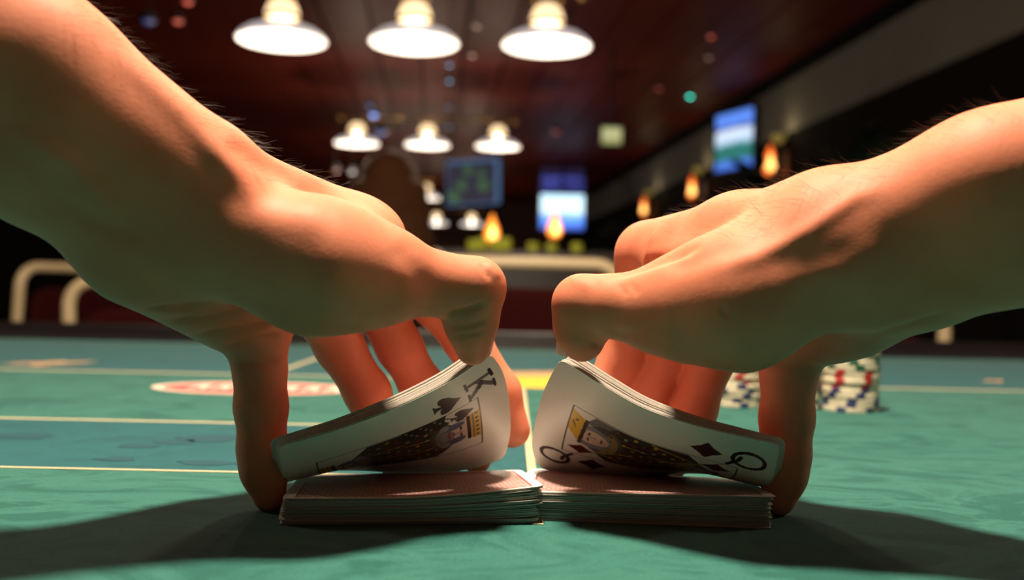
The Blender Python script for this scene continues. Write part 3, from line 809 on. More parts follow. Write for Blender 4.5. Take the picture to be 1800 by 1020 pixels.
L_far = [L_outer[-1], L_outer[-1] + np.array((0.025, 0.0028, 0.0000)), mm(750, 834, 393), mm(830, 824, 394), mm(887, 806, 393)]
R_near = [mm(1371, 782, 333), mm(1290, 765, 336), mm(1213, 746, 340), mm(1130, 717, 343), mm(1065, 681, 346), mm(1009, 646, 349), mm(984, 631, 350)]
R_inner = [mm(984, 631, 350), mm(955, 690, 365), mm(938, 755, 382), mm(936, 790, 390), mm(946, 822, 396)]
R_outer = outer_curve(R_near[0], PR, ((0.008, 0.0178), (0.016, 0.0118), (0.025, 0.0088), (0.036, 0.0078), (0.058, 0.0066)))
R_far = [R_outer[-1], R_outer[-1] + np.array((-0.025, 0.0022, 0.0002)), mm(1120, 842, 397), mm(1010, 836, 398), mm(946, 822, 396)]
def lifted(near, far, outer, inner, king, side, name_face):
    flip = 1.0 if king else -1.0
    NC = 17
    for k in range(NC):
        fine = (k == 0)
        nu, nv = (294, 211) if fine else ((177, 127) if k == NC - 1 else (26, 10))
        S = coons(near, far, outer, inner, nu, nv); N = grid_normals(S)
        if N[..., 2].mean() < 0: N = -N
        u = np.linspace(0, 1, nu)[:, None, None]; v = np.linspace(0, 1, nv)[None, :, None]
        pitch = 0.00031 + 0.00016 * u * (1 - v)
        j = rng.uniform(-1, 1, 2) * (0.00035 if k else 0)
        tu = np.gradient(S, axis=0); tu /= np.linalg.norm(tu, axis=2, keepdims=True)
        tv = np.gradient(S, axis=1); tv /= np.linalg.norm(tv, axis=2, keepdims=True)
        S = S + N * pitch * k + tu * (j[0] - 0.00012 * k) + tv * (j[1] + 0.00010 * k)
        base = S[0, 0].copy(); base[2] = S[..., 2].min()
        if fine:
            Y = 88 * np.linspace(0, 1, nu)[:, None] * np.ones((1, nv)); X = 63 * np.linspace(0, 1, nv)[None, :] * np.ones((nu, 1))
            if not king: X = 63 - X
            C = draw_court(X, Y, king)
            o = sheet('playing_card', S, N, CT, [M['print'], M['card_edge']], colors_bottom=C, base=base)
            tag(o, name_face, 'playing card')
        else:
            if k == NC - 1:
                S = S.repeat(1, 0); uu = np.linspace(0, 1, nu)[:, None] * np.ones((1, nv)); vv = np.linspace(0, 1, nv)[None, :] * np.ones((nu, 1))
                o = sheet('playing_card', S, N, CT, [M['print'], M['card_edge']], colors_top=draw_back(63 * vv, 88 * uu), base=base)
            else:
                o = sheet('playing_card', S, N, CT, [M['card'], M['card_edge']], base=base)
            tag(o, 'white playing card bent up edge on above the ' + side, 'playing card', 'cards bent up behind the ' + side)
        o.location = base
lifted(L_near, L_far, L_outer, L_inner, True, 'king of spades', 'king of spades bent up under the left thumb, face to the camera')
lifted(R_near, R_far, R_outer, R_inner, False, 'queen of diamonds', 'queen of diamonds bent up under the right thumb, face to the camera')

def lower(c_no, c_ni, c_fi, c_fo, prof, n, side):
    """flat packet: corner points on the felt (near outer, near inner, far inner, far outer), prof(u,v) = top height in metres"""
    c_no, c_ni, c_fi, c_fo = (np.array(c, float) for c in (c_no, c_ni, c_fi, c_fo))
    for k in range(n):
        fine = (k == n - 1); nu, nv = (221, 158) if fine else (20, 6)
        u = np.linspace(0, 1, nu)[:, None]; v = np.linspace(0, 1, nv)[None, :]
        XY = ((1 - u) * (1 - v))[..., None] * c_no + (u * (1 - v))[..., None] * c_ni + (u * v)[..., None] * c_fi + ((1 - u) * v)[..., None] * c_fo
        top = prof(u, v); gap = rng.uniform(0, 0.35)
        Z = 0.0002 + (top - CT - 0.0003) * ((k + 0.0) / (n - 1)) ** 1.0
        spread = np.clip((u - 0.75) / 0.25, 0, 1)
        Z = Z + spread * (1 - v) * rng.normal(0, 0.00018)
        Z = np.maximum(Z, 0.0002)
        S = np.concatenate((XY, Z[..., None]), 2)
        S[..., 0] += rng.normal(0, 0.0005); S[..., 1] += rng.normal(0, 0.00035)
        if side == 'left': S[..., 0] += (k / n - 0.5) * 0.0012
        N = grid_normals(S)
        if N[..., 2].mean() < 0: N = -N
        base = S[0, 0].copy(); base[2] = S[..., 2].min()
        if fine:
            C = draw_back(63 * v * np.ones((nu, 1)), 88 * u * np.ones((1, nv)))
            o = sheet('playing_card', S, N, CT, [M['print'], M['card_edge']], colors_top=C, base=base)
            tag(o, 'top card of the %s flat packet showing its red lattice back' % side, 'playing card')
        else:
            o = sheet('playing_card', S, N, CT, [M['card'], M['card_edge']], base=base)
            tag(o, 'white edged playing card in the %s flat packet' % side, 'playing card', 'cards of the %s flat packet' % side)
        o.location = base
def packet(near_o, near_i):
    a = T(*near_o)[:2]; b = T(*near_i)[:2]; t = (b - a) / np.linalg.norm(b - a)
    return a, t
# left packet: outer end at the left
a, t = packet((490, 925), (948, 922)); nrm = np.array((-t[1], t[0]))
lower(a, a + t * CH, a + t * CH + nrm * CW, a + nrm * CW,
      lambda u, v: (0.0092 + 0.0040 * np.clip((u - 0.4) / 0.6, 0, 1) ** 1.6) * (1 - v) + v * (0.0048 + 0.0022 * u), 24, 'left')
a, t = packet((1360, 931), (948, 915)); nrm = np.array((t[1], -t[0]))
lower(a, a + t * CH, a + t * CH + nrm * CW, a + nrm * CW,
      lambda u, v: (0.0112 - 0.0016 * u) * (1 - v) + v * (0.0050 + 0.0014 * u), 24, 'right')

# ------------------------------------------------------------------ poker chips
CR_, CHH = 0.0196, 0.0033
def chip_mesh():
    mb = MB(); n = 36; b = 0.0005
    prof = [(0.0, 0.0), (CR_ - b, 0.0), (CR_, b), (CR_, CHH - b), (CR_ - b, CHH), (CR_ * 0.62, CHH), (CR_ * 0.60, CHH - 0.0002), (0.0, CHH - 0.0002)]
    return mb.lathe(prof, n=n).mesh('poker_chip', True, 30)
def spots_mesh(nsp=6, wd=0.34):
    mb = MB(); r = CR_ + 0.00006
    for s_ in range(nsp):
        a0 = 2 * math.pi * s_ / nsp; vs_ = []
        for i in range(5):
            a = a0 + wd * (i / 4 - 0.5)
            for (rr, z) in ((r - 0.006, CHH + 0.00005), (r - 0.0004, CHH + 0.00005), (r, CHH - 0.0004), (r, 0.0004), (r - 0.0004, 0.0), (r - 0.004, 0.0)):
                vs_.append((rr * math.cos(a), rr * math.sin(a), z))
        mb.add(vs_, [(i * 6 + j, (i + 1) * 6 + j, (i + 1) * 6 + j + 1, i * 6 + j + 1) for i in range(4) for j in range(5)])
    return mb.mesh('edge_spots')
CM, SM = chip_mesh(), {}
for c in ('blue', 'red', 'green'):
    me = spots_mesh(); me.materials.append(M['chip_' + c]); SM[c] = me
CM.materials.append(M['chip'])
def stack(x, y, cols, where):
    for k, c in enumerate(cols):
        o = bpy.data.objects.new('poker_chip', CM); COL.objects.link(o)
        o.location = (x + random.gauss(0, 0.0005), y + random.gauss(0, 0.0005), k * CHH)
        o.rotation_euler = (0, 0, random.uniform(0, 6.28))
        tag(o, 'cream poker chip with %s edge spots in %s' % (c, where), 'poker chip', '%s spotted chips in %s' % (c, where))
        s_ = bpy.data.objects.new('edge_spots', SM[c]); COL.objects.link(s_); s_.parent = o
        tag(s_, '%s edge spots' % c)
colsA = ['blue'] * 5 + ['red'] * 4 + ['green'] * 4 + ['red']
for px, where, cols in ((1511, 'the stack farthest right', colsA), (1405, 'the stack behind the little finger', colsA[:-1]),
                        (1303, 'the stack between ring and little finger', colsA), (1200, 'the stack hidden behind the ring finger', colsA[:12])):
    c = T(px, 727 - (1511 - px) * 0.045)
    stack(c[0], c[1] + CR_, cols, where)

# ------------------------------------------------------------------ chairs beyond the table
def chair(x, y, rz, ztop, label, wd=0.44):
    root = tag(empty('metal_chair', (x, y, FLOOR), rz), label, 'chair', 'tube framed chairs around the table')
    zt = ztop - FLOOR; h = wd / 2; r = 0.013; rc = 0.05
    pts = [(-h, 0.06, 0.02), (-h, 0.0, 0.46), (-h, -0.03, zt - rc)]
    pts += [(-h + rc - rc * math.cos(q), -0.03, zt - rc + rc * math.sin(q)) for q in [math.pi / 2 * i / 6 for i in range(1, 7)]]
    pts += [(h - rc + rc * math.sin(q), -0.03, zt - rc + rc * math.cos(q)) for q in [math.pi / 2 * i / 6 for i in range(0, 6)]]
    pts += [(h, -0.03, zt - rc), (h, 0.0, 0.46), (h, 0.06, 0.02)]
    MB().tube(pts, r, 12).build('back_frame', M['chair_tube'], root, smooth=True)
    for sx in (-1, 1):
        MB().tube([(sx * (h - 0.01), -0.42, 0.46), (sx * (h - 0.01), -0.44, 0.02)], r, 10).build('leg', M['chair_tube'], root, smooth=True)
        MB().tube([(sx * (h - 0.01), 0.0, 0.455), (sx * (h - 0.01), -0.43, 0.455)], r * 0.8, 10).build('seat_rail', M['chair_tube'], root, smooth=True)
    def cushion(c, s, nm):
        prof = rrect(c[0] - s[0] / 2, c[0] + s[0] / 2, -1, 1, 0.04) if False else None
        mb = MB(); n1 = 10; vs_ = []
        # superellipsoid cushion
        nu_, nv_ = 20, 10
        for j in range(nv_ + 1):
            ph = -math.pi / 2 + math.pi * j / nv_
            for i in range(nu_):
                th = 2 * math.pi * i / nu_
                f = lambda q, e: math.copysign(abs(q) ** e, q)
                vs_.append((c[0] + s[0] / 2 * f(math.cos(ph), .35) * f(math.cos(th), .35), c[1] + s[1] / 2 * f(math.cos(ph), .35) * f(math.sin(th), .35), c[2] + s[2] / 2 * f(math.sin(ph), .35)))
        fs = [(j * nu_ + i, j * nu_ + (i + 1) % nu_, (j + 1) * nu_ + (i + 1) % nu_, (j + 1) * nu_ + i) for j in range(nv_) for i in range(nu_)]
        mb.add(vs_, fs).build(nm, M['chair_pad'], root, smooth=True)
    cushion((0, -0.03, zt - 0.19), (wd - 0.05, 0.04, 0.28), 'backrest')
    cushion((0, -0.22, 0.48), (wd - 0.02, 0.42, 0.06), 'seat')
    return root
c = P(900, 463, 2.0); chair(c[0], 2.0, 0.0, c[2], 'beige tube chair with dark red padding between the two thumbs')
c = P(280, 480, 2.0); chair(-0.68, 2.0, 0.03, P(125, 494, 2.0)[2], 'beige tube chair below the left wrist, its rounded corner in view')
c = P(145, 470, 2.5); chair(c[0] - 0.053, 2.62, 1.05, P(75, 470, 2.5)[2], 'turned beige tube chair at the far left behind the left arm', wd=0.40)
c = P(1640, 560, 2.0); chair(c[0] - 0.21, 2.0, -0.02, P(1600, 540, 2.0)[2] , 'beige tube chair behind the right wrist above the rail')

# ------------------------------------------------------------------ seated woman with long hair, seen from behind
def woman():
    root = tag(empty('person', (0, 3.45, FLOOR)), 'person with long brown hair seen from behind, seated in dark top', 'person')
    D = 3.45; off = np.array((0, D, FLOOR))
    c = P(682, 340, D); hx, hz = c[0], c[2]
    # body: neck, shoulders, torso, arms, thighs: one surface
    S = SDF((hx - 0.32, D - 0.55, -0.40), (hx + 0.36, D + 0.45, hz + 0.16), 0.011)
    F = S.blank()
    q = lambda x, y, z: np.array((hx + x, D + y, hz + z))
    S.cone(F, q(0, 0.03, 0.02), q(0, 0.04, -0.06), 0.085, 0.062, 0.03)        # head
    S.cone(F, q(0, 0.02, -0.08), q(0, 0.0, -0.20), 0.052, 0.06, 0.03)         # neck
    S.cone(F, q(-0.15, 0, -0.25), q(0.15, 0, -0.25), 0.055, 0.055, 0.06)      # shoulders
    S.cone(F, q(-0.06, 0, -0.28), q(-0.05, 0.03, -0.70), 0.10, 0.11, 0.06)
    S.cone(F, q(0.06, 0, -0.28), q(0.05, 0.03, -0.70), 0.10, 0.11, 0.06)
    for s_ in (-1, 1):
        S.cone(F, q(s_ * 0.17, 0, -0.25), q(s_ * 0.215, 0.05, -0.50), 0.048, 0.038, 0.03)
        S.cone(F, q(s_ * 0.215, 0.05, -0.50), q(s_ * 0.13, 0.26, -0.46), 0.038, 0.026, 0.02)
    V, Q = surface_nets(F, S.lo, S.h); V = relax(V, Q, 2)
    new_obj('body', np_mesh('body', V - off, Q), M['skin_bg'], root)
    # long hair: a cap and falling locks
    S = SDF((hx - 0.25, D - 0.25, hz - 0.48), (hx + 0.27, D + 0.25, hz + 0.20), 0.008); F = S.blank()
    S.cone(F, q(0, 0.02, 0.05), q(0, 0.0, -0.05), 0.105, 0.128, 0.03)
    g = random.Random(5)
    for i in range(13):
        x = -0.118 + 0.236 * i / 12; yb = -0.095 * math.sqrt(max(0.05, 1 - (x / 0.125) ** 2))
        S.cone(F, q(x, yb + 0.015, 0.02), q(x * 1.25 + g.uniform(-0.008, 0.008), yb, -0.17), 0.022, 0.024, 0.008)
        S.cone(F, q(x * 1.25, yb, -0.17), q(x * 1.32 + g.uniform(-0.012, 0.012), yb - 0.02, -0.40 + g.uniform(-0.02, 0.04)), 0.024, 0.010, 0.008)
    V, Q = surface_nets(F, S.lo, S.h); V = relax(V, Q, 1)
    new_obj('hair', np_mesh('hair', V - off, Q), M['hair'], root)
    # dark sleeveless top
    S = SDF((hx - 0.28, D - 0.25, -0.42), (hx + 0.30, D + 0.25, hz - 0.15), 0.010); F = S.blank()
    S.cone(F, q(-0.10, 0, -0.275), q(0.10, 0, -0.275), 0.066, 0.066, 0.03)
    S.cone(F, q(-0.06, 0, -0.30), q(-0.05, 0.03, -0.72), 0.108, 0.118, 0.05)
    S.cone(F, q(0.06, 0, -0.30), q(0.05, 0.03, -0.72), 0.108, 0.118, 0.05)
    V, Q = surface_nets(F, S.lo, S.h); V = relax(V, Q, 2)
    new_obj('top', np_mesh('top', V - off, Q), M['black_cloth'], root)
    # her stool
    st = tag(empty('stool', (hx, D + 0.02, FLOOR)), 'dark padded stool under the long haired person', 'stool')
    MB().lathe([(0, 0.24), (0.19, 0.24), (0.2, 0.26), (0.2, 0.28), (0.18, 0.30), (0, 0.30)], n=28).build('seat', M['chair_pad'], st, smooth=True, angle=40)
    MB().lathe([(0, 0), (0.2, 0), (0.2, 0.015), (0.03, 0.03), (0.025, 0.24), (0, 0.24)], n=24).build('pedestal', M['black_plastic'], st, smooth=True, angle=40)
M['skin_bg'] = mat('skin_far', (0.45, 0.22, 0.13), 0.5, var=(0.5, 0.26, 0.16), scale=20)
woman()

# ------------------------------------------------------------------ pendant bar lamps
def fixture(px, py, d, spacing, label, light=0.0, k=1.0):
    """bar with three dish shades; px,py = centre of the middle dish rim"""
    c = P(px, py, d); root = tag(empty('pendant_lamp', c, RA * 0.0), label, 'lamp', 'three shade bar lamps hanging over the tables')
    zb = 0.245 * k
    MB().tube([(-spacing - 0.16, 0, zb), (spacing + 0.16, 0, zb)], 0.011 * k, 10).build('bar', M['brass'], root, smooth=True)
    for sx in (-1, 1):
        MB().lathe([(0.001, -0.034), (0.02, -0.028), (0.032, -0.01), (0.034, 0.004), (0.026, 0.024), (0.001, 0.034)], (sx * (spacing + 0.16), 0, zb), 16).build('finial', M['brass'], root, smooth=True)
    for sx in (-0.5, 0.5):
        MB().tube([(sx * spacing, 0, zb), (sx * spacing, 0, CEIL - c[2] + 0.0)], 0.004, 8).build('hanging_rod', M['black_plastic'], root, smooth=True)
    for i in (-1, 0, 1):
        x = i * spacing
        sh = MB().lathe([(0.196 * k, -0.001), (0.202 * k, 0.004), (0.188 * k, 0.026 * k), (0.155 * k, 0.050 * k), (0.105 * k, 0.068 * k), (0.05 * k, 0.076 * k), (0.05 * k, 0.070 * k), (0.10 * k, 0.062 * k), (0.150 * k, 0.044 * k), (0.182 * k, 0.022 * k)], (x, 0, 0), 40, close=True)\
            .build('shade', M['shade'], root, smooth=True, angle=60)
        MB().lathe([(0.001, -0.004), (0.03 * k, 0.006 * k), (0.046 * k, 0.032 * k), (0.04 * k, 0.06 * k), (0.02 * k, 0.09 * k), (0.001, 0.095 * k)], (x, 0, 0.0), 24).build('bulb', M['bulb'], sh, smooth=True)
        MB().lathe([(0.001, 0.100 * k), (0.066 * k, 0.101 * k), (0.076 * k, 0.108 * k), (0.075 * k, 0.130 * k), (0.062 * k, 0.165 * k), (0.038 * k, 0.190 * k), (0.001, 0.198 * k)], (x, 0, 0), 32).build('dome', M['dome'], sh, smooth=True)
        MB().lathe([(0.078 * k, 0.098 * k), (0.083 * k, 0.102 * k), (0.080 * k, 0.112 * k), (0.074 * k, 0.104 * k)], (x, 0, 0), 32, close=True).build('collar', M['brass'], sh, smooth=True)
        for s_ in (-1, 1):
            MB().tube([(x + s_ * 0.05 * k, 0, 0.19 * k), (x + s_ * 0.075 * k, 0, 0.235 * k), (x + s_ * 0.04 * k, 0, zb)], 0.008 * k, 8).build('bracket', M['brass'], sh, smooth=True)
        if light > 0:
            L = lamp('pendant_bulb_light', (c[0] + x, c[1], c[2] - 0.28), light, WARM, 0.05)
fixture(728, 77, 4.39, 0.602, 'nearest three shade bar lamp, its white dishes large at the top', 16.0)
fixture(751, 256, 8.8, 0.642, 'second three shade bar lamp, half as large, above the seated person', 16.0)
fixture(829 - 81, 349, 13.0, 0.63, 'small far three shade bar lamp right of the hair', 10.0)
fixture(829 - 62, 394, 17.2, 0.63, 'smallest farthest three shade bar lamp just above the left hand', 8.0)

# ------------------------------------------------------------------ screens
def screen(quad, d4, label, m, name='television', cat='television', fr=0.03):
    """flat panel through four corners (tl, tr, br, bl), with bezel and back box"""
    C = [Vector(P(px, py, d)) for (px, py), d in zip(quad, d4)]
    ctr = sum(C, Vector()) / 4; ax = ((C[1] + C[2]) - (C[0] + C[3])).normalized(); up = Vector((0, 0, 1)); nrm = ax.cross(up).normalized()
    wd = ((C[1] + C[2]) - (C[0] + C[3])).length / 2; hh = abs((C[0].z + C[1].z - C[2].z - C[3].z)) / 2
    root = tag(empty(name, (ctr.x, ctr.y, ctr.z), math.atan2(ax.y, ax.x)), label, cat)
    MB().box((0, 0, 0), (wd, 0.012, hh)).build('screen', m, root)
    for s_ in (-1, 1):
        MB().box((s_ * (wd / 2 + fr / 2), 0.01, 0), (fr, 0.06, hh + 2 * fr)).build('bezel', M['black_plastic'], root)
        MB().box((0, 0.01, s_ * (hh / 2 + fr / 2)), (wd, 0.06, fr)).build('bezel', M['black_plastic'], root)
    MB().box((0, 0.06, 0), (wd * 0.8, 0.05, hh * 0.8)).build('back_box', M['black_plastic'], root)
    MB().tube([(0, 0.08, hh * 0.3), (0, 0.08, CEIL - ctr.z)], 0.02, 10).build('ceiling_pole', M['black_plastic'], root)
    return root
B_, W_, G_, DK = (0.06, 0.16, 0.75), (0.75, 0.85, 1.0), (0.02, 0.16, 0.10), (0.02, 0.04, 0.25)
screen(((1254, 212), (1325, 180), (1327, 289), (1264, 306)), (9.45, 8.9, 8.9, 9.45), 'lit television with blue white and green picture high on the right wall',
       screen_mat('tv_picture', [(0.0, B_), (0.14, (0.08, 0.22, 0.7)), (0.22, G_), (0.42, (0.03, 0.2, 0.2)), (0.5, (0.5, 0.68, 0.9)), (0.68, W_), (0.74, DK), (0.8, (0.12, 0.28, 0.9)), (1.0, (0.1, 0.25, 0.85))], 1.1))
screen(((948, 344), (1026, 341), (1026, 402), (952, 404)), (14, 14, 14, 14), 'bright television with pale blue picture near the bar counter',
       screen_mat('tv_picture_pale', [(0.0, (0.04, 0.09, 0.6)), (0.35, (0.12, 0.35, 0.9)), (0.55, (0.7, 0.9, 1.0)), (1.0, (0.55, 0.85, 1.0))], 1.6))
screen(((952, 300), (1026, 292), (1026, 334), (952, 336)), (14.6, 14.6, 14.6, 14.6), 'dim violet blue glowing panel above the bright pale television',
       screen_mat('violet_glow_bands', [(0.0, (0.10, 0.13, 0.75)), (0.3, (0.03, 0.03, 0.22)), (0.5, (0.12, 0.15, 0.8)), (0.65, (0.02, 0.015, 0.10)), (1.0, (0.03, 0.015, 0.06))], 0.5, noise=0.35, nscale=3.0))  # emissive panel standing in for a dim blue patch under the ceiling
# suspended projection panel with a lit blue frame
def panel():
    d = 11.0; q = ((786, 287), (875, 280), (875, 357), (786, 362)); C = [Vector(P(px, py, d)) for px, py in q]; c = sum(C, Vector()) / 4
    root = tag(empty('projection_screen', c), 'hanging dark projection screen with a glowing pale blue border and green shapes', 'screen')
    blue = mat('blue_glow', (0.02, 0.04, 0.08), 0.5, emit=(0.12, 0.26, 0.50), estr=0.42, var=(0.03, 0.05, 0.1), scale=8)
    green = mat('green_glow', (0.02, 0.06, 0.02), 0.5, emit=(0.08, 0.32, 0.14), estr=0.2, var=(0.03, 0.08, 0.03), scale=8)
    dark = mat('screen_cloth', (0.02, 0.02, 0.04), 0.6, emit=(0.03, 0.035, 0.09), estr=0.3, var=(0.025, 0.02, 0.045), scale=4)
    V = [p - c for p in C]
    MB().add([(*p,) for p in V] + [(p.x, p.y + 0.02, p.z) for p in V], [(3, 2, 1, 0), (4, 5, 6, 7), (0, 1, 5, 4), (1, 2, 6, 5), (2, 3, 7, 6), (3, 0, 4, 7)]).build('screen_cloth', dark, root)
    for p in V[:2]: MB().tube([p, Vector((p.x, p.y, CEIL - c.z))], 0.006, 6).build('hanging_cable', M['black_plastic'], root)
    for i, r in ((0, 0.020), (1, 0.028), (2, 0.010), (3, 0.006)):
        a_, b_ = V[i], V[(i + 1) % 4]
        MB().tube([a_ + Vector((0, -0.02, 0)), b_ + Vector((0, -0.02, 0))], r, 8).build('border_light', blue, root)
    for (px, py, r) in ((823, 300, 0.055), (846, 306, 0.045), (812, 326, 0.06), (850, 326, 0.07), (797, 346, 0.07), (803, 350, 0.05)):
        p = Vector(P(px, py, d)) - c; MB().lathe([(0.001, -0.015), (r, -0.01), (r, 0.01), (0.001, 0.015)], (0, 0, 0), 16).build('green_shape', green, root)
        o = root.children[-1] if False else [x for x in COL.objects if x.parent == root][-1]
        o.location = p + Vector((0, -0.03, 0)); o.rotation_euler = (math.pi / 2, 0, 0)
panel()
# pale lit sign
c = P(1075, 239, 7.5)
sg = tag(empty('lit_sign', c), 'small pale yellow green lit sign under the ceiling', 'sign')
MB().box((0, 0.03, 0), (0.17, 0.06, 0.15)).build('housing', M['black_plastic'], sg)
MB().box((0, -0.005, 0), (0.15, 0.012, 0.13)).build('lit_panel', screen_mat('sign_glow', [(0.0, (0.28, 0.32, 0.10)), (0.4, (0.55, 0.52, 0.25)), (0.75, (0.62, 0.62, 0.30)), (1.0, (0.4, 0.42, 0.16))], 0.9, noise=0.3, nscale=6), sg)
MB().tube([(0, 0.03, 0.075), (0, 0.03, CEIL - c[2])], 0.01, 8).build('hanging_rod', M['black_plastic'], sg)

# ------------------------------------------------------------------ small ceiling lights
def spot(px, py, d, r, col, st, label, name='ceiling_spotlight'):
    c = P(px, py, d); root = tag(empty(name, c), label, 'ceiling light')
    MB().lathe([(0.001, -r * 0.5), (r * 0.6, -r * 0.4), (r, 0), (r * 0.8, r * 0.5), (0.001, r * 0.6)], n=16).build('lens', mat('glow', (0.1, 0.1, 0.1), 0.3, emit=col, estr=st, var=(0.12, 0.12, 0.12), scale=30), root, smooth=True)
    MB().lathe([(r * 1.05, 0.1 * r), (r * 1.3, 0.3 * r), (r * 1.2, 1.4 * r), (0.001, 1.5 * r)], n=16).build('housing', M['black_plastic'], root, smooth=True, angle=40)
    if CEIL - c[2] > 0.02: MB().tube([(0, 0, 1.4 * r), (0, 0, CEIL - c[2])], 0.002, 6).build('stem', M['black_plastic'], root)
BL_, RD_, WH_ = (0.25, 0.5, 0.75), (0.8, 0.10, 0.06), (0.8, 0.45, 0.3)
for (px, py, d, r, col, st, lb) in (
        (790, 115, 5.0, .010, BL_, 2.2, 'small pale blue light below the middle dish shade'), (790, 143, 5.6, .012, BL_, 2.0, 'small pale blue light second below the middle dish'),
        (788, 188, 6.5, .012, BL_, 0.9, 'dim blue light above the second bar lamp'), (789, 223, 7.4, .014, BL_, 1.0, 'dim blue light beside the second lamp bar'),
        (657, 203, 7.2, .026, (0.22, 0.38, 1.0), 3.0, 'bright blue light above the second bar lamp'), (650, 186, 6.9, .022, (0.2, 0.3, 0.7), 0.7, 'dim blue light just over the bright blue one'),
        (669, 233, 7.9, .045, (0.16, 0.26, 0.75), 0.5, 'hazy blue light beside the first small dish shade'), (830, 98, 4.8, .014, WH_, 0.7, 'faint pink light right of the middle dish shade'),
        (838, 47, 4.3, .014, WH_, 0.35, 'very faint light right of the middle dome'),
        (313, 38, 4.6, .022, RD_, 0.9, 'red light over the left forearm'), (330, 4, 4.4, .020, RD_, 1.1, 'red light at the top edge left of the lamps'), (262, 38, 4.6, .03, (0.06, 0.12, 0.5), 0.3, 'dim blue light left of the red ones'),
        (1250, 65, 5.2, .018, RD_, 0.7, 'red light right of the third dish shade'), (1246, 102, 5.6, .016, WH_, 0.4, 'faint light below the right red light'), (1158, 156, 6.5, .022, RD_, 0.35, 'faint red light left of the green light'),
        (1213, 170, 6.9, .016, (0.05, 0.85, 0.62), 6.0, 'bright turquoise green indicator light'),
        (619, 303, 9.0, .03, (0.7, 0.65, 0.65), 0.8, 'pale light left of the long hair'), (590, 300, 9.0, .035, RD_, 0.4, 'faint red light left of the long hair'), (978, 232, 8.6, .035, RD_, 0.3, 'faint red light right of the second bar lamp')):
    spot(px, py, d, r, col, st, lb)

# ------------------------------------------------------------------ wall sconces and bar counter
def bulb_drop(parent, loc, r, m, nm):
    o = MB().lathe([(0.001, -r), (r * 0.62, -r * 0.75), (r, -0.1 * r), (r * 0.86, 0.7 * r), (r * 0.5, 1.6 * r), (r * 0.18, 2.4 * r), (0.001, 2.8 * r)], n=18).build(nm, m, parent, smooth=True)
    o.location = loc
def sconce(yr, z, label, s=1.0):
    root = tag(empty('wall_sconce', R(XR - 0.03, yr, z), RA), label, 'wall lamp', 'amber wall sconces along the right wall')
    MB().box((-0.01, 0, 0), (0.02, 0.1, 0.22)).build('back_plate', M['brass'], root)
    for i, (dx, dy, dz) in enumerate(((-0.16, -0.05, -0.03), (-0.13, 0.09, -0.05), (-0.14, 0.02, 0.06))):
        MB().tube([(-0.01, 0, -0.05), (dx * 0.6, dy * 0.6, dz - 0.12), (dx, dy, dz - 0.06)], 0.009, 8).build('arm', M['brass'], root, smooth=True)
        bulb_drop(root, (dx, dy, dz), 0.038 * s, M['flame_core'] if i == 0 else M['flame_amber'], 'glass_bulb')
    MB().lathe([(0.02, 0.17), (0.05, 0.2), (0.06, 0.24), (0.054, 0.24), (0.04, 0.2)], (-0.08, 0, 0), 18, close=True).build('uplight_cup', M['sconce_cup'], root, smooth=True)
    p = R(XR - 0.13, yr, z + 0.30); lamp('sconce_light', p, 1.1, (1.0, 0.82, 0.45), 0.03)
M['flame_amber'] = mat('flame_amber', (1, 0.3, 0.05), 0.4, emit=(1.0, 0.16, 0.02), estr=1.3, var=(1, 0.35, 0.08), scale=20)
M['sconce_cup'] = mat('sconce_cup', (0.4, 0.32, 0.1), 0.4, var=(0.35, 0.28, 0.1), scale=20, emit=(0.5, 0.38, 0.08), estr=0.25)
sconce(7.86, CAMH + 1.10, 'amber wall sconce right of the wall television')
sconce(10.3, CAMH + 1.13, 'amber wall sconce just below the wall television')
sconce(12.7, CAMH + 1.12, 'farthest smallest amber wall sconce above the right hand')

ct = tag(empty('bar_counter', P(1010, 520, 6.1) * np.array((1, 1, 0)) + np.array((0, 0.25, FLOOR))), 'dark bar counter behind the chair between the hands', 'counter')
zt = P(900, 443, 6.0)[2] - FLOOR
MB().box((0, -0.1, zt - 0.03), (1.8, 0.8, 0.06)).build('worktop', M['counter'], ct)
MB().box((0, 0.03, (zt - 0.06) / 2), (1.7, 0.5, zt - 0.06)).build('front', M['counter'], ct)
def candle(px, py, label):
    c = P(px, py, 6.0); root = tag(empty('candle_lamp', (c[0], c[1], zt + FLOOR)), label, 'lamp', 'flame shaped lamps on the bar')
    zz = c[2] - zt - FLOOR
    MB().lathe([(0.001, 0), (0.04, 0), (0.04, 0.012), (0.014, 0.03), (0.012, zz - 0.09), (0.03, zz - 0.065), (0.001, zz - 0.06)], n=18).build('stand', M['brass'], root, smooth=True, angle=40)
    bulb_drop(root, (0, 0, zz - 0.02), 0.048, M['flame'], 'flame_glass')
    bulb_drop(root, (0.006, -0.03, zz - 0.025), 0.026, M['flame_core'], 'flame_core')
    lamp('candle_light', (c[0], c[1] - 0.12, c[2]), 0.6, (1, 0.5, 0.15), 0.03)
candle(865, 408, 'orange flame shaped lamp left on the bar, over yellow green glasses')
candle(975, 400, 'orange flame shaped lamp in front of the bright pale television')
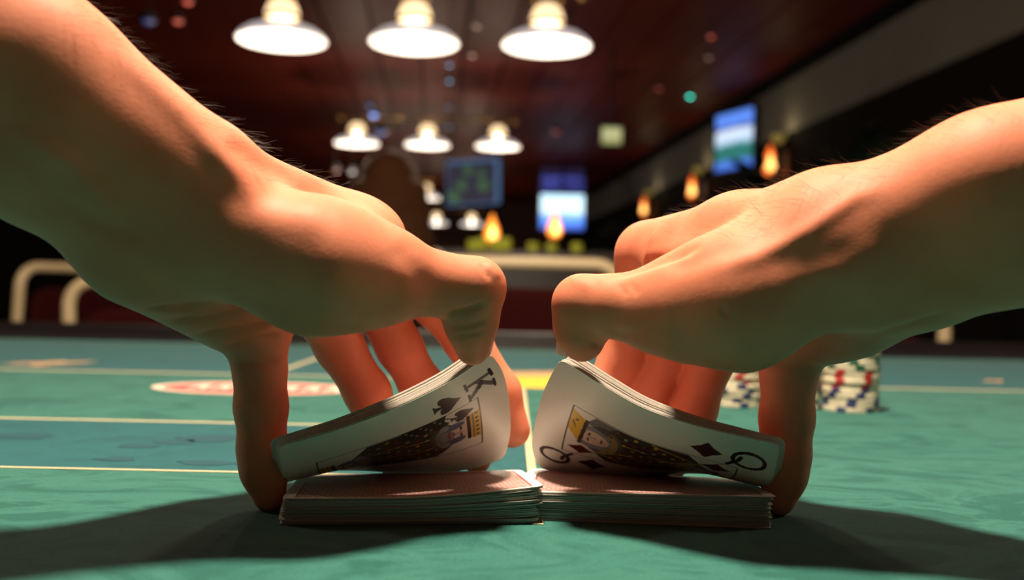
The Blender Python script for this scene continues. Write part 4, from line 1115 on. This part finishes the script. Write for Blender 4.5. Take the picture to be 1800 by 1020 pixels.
for i, (px, hgt) in enumerate(((832, 0.06), (848, 0.075), (872, 0.07), (889, 0.075), (936, 0.05), (968, 0.05), (1012, 0.055))):
    c = P(px, 443, 5.95)
    o = MB().lathe([(0.001, 0), (0.026, 0), (0.034, hgt * 0.5), (0.030, hgt), (0.024, hgt), (0.024, 0.01), (0.001, 0.01)], n=16).build('tumbler', M['lime'], None, smooth=True, angle=40)
    o.location = (c[0], c[1] - 0.1, zt + FLOOR)
    tag(o, ('yellow green glass on the bar, %s' % ('leftmost', 'second from left', 'under the left flame lamp', 'right of the left flame lamp', 'alone between the flame lamps', 'under the right flame lamp', 'farthest right')[i]), 'glass', 'yellow green glasses on the bar')

# ------------------------------------------------------------------ dark plants along the right wall
def plant(xr, yr, hgt, label, seed):
    g = random.Random(seed); root = tag(empty('potted_palm', R(xr, yr, FLOOR), RA), label, 'plant', 'dark palms along the right wall')
    MB().lathe([(0.001, 0), (0.13, 0), (0.18, 0.35), (0.19, 0.36), (0.17, 0.36), (0.15, 0.3), (0.001, 0.3)], n=20).build('pot', M['pot'], root, smooth=True, angle=40)
    MB().tube([(0, 0, 0.3), (0.03, 0.02, hgt * 0.4), (0, 0, hgt * 0.62)], [0.03, 0.025, 0.015], 8).build('stem', M['pot'], root, smooth=True)
    for i in range(16):
        a = 2 * math.pi * i / 16 + g.uniform(-0.2, 0.2); L = g.uniform(0.45, 0.75); el = g.uniform(0.5, 1.3); z0 = hgt * g.uniform(0.5, 0.64)
        mb = MB(); vs_ = []; n = 8
        for j in range(n + 1):
            t_ = j / n; r_ = L * t_ * math.cos(el * (1 - 0.2 * t_)); z_ = z0 + L * t_ * math.sin(el) - 0.45 * L * t_ * t_
            wd = 0.075 * math.sin(math.pi * min(1, t_ * 0.95 + 0.05)) + 0.004
            if yr < 6 and False: pass
            cx, cy = r_ * math.cos(a), r_ * math.sin(a); sx, sy = -math.sin(a), math.cos(a)
            vs_ += [(cx + sx * wd, cy + sy * wd, z_ - 0.02), (cx, cy, z_ + 0.01), (cx - sx * wd, cy - sy * wd, z_ - 0.02)]
        mb.add(vs_, [(j * 3 + m, j * 3 + m + 1, (j + 1) * 3 + m + 1, (j + 1) * 3 + m) for j in range(n) for m in (0, 1)]).build('leaf', M['leaf'], root, smooth=True)
plant(2.1, 4.6, 2.35, 'tall dark palm at the right edge above the forearm', 1)
plant(2.15, 5.9, 2.15, 'dark palm second from the right edge', 2)
plant(2.2, 9.6, 1.95, 'dark palm below the wall television', 3)
plant(2.2, 12.0, 1.85, 'small far dark palm left of the wall television', 4)
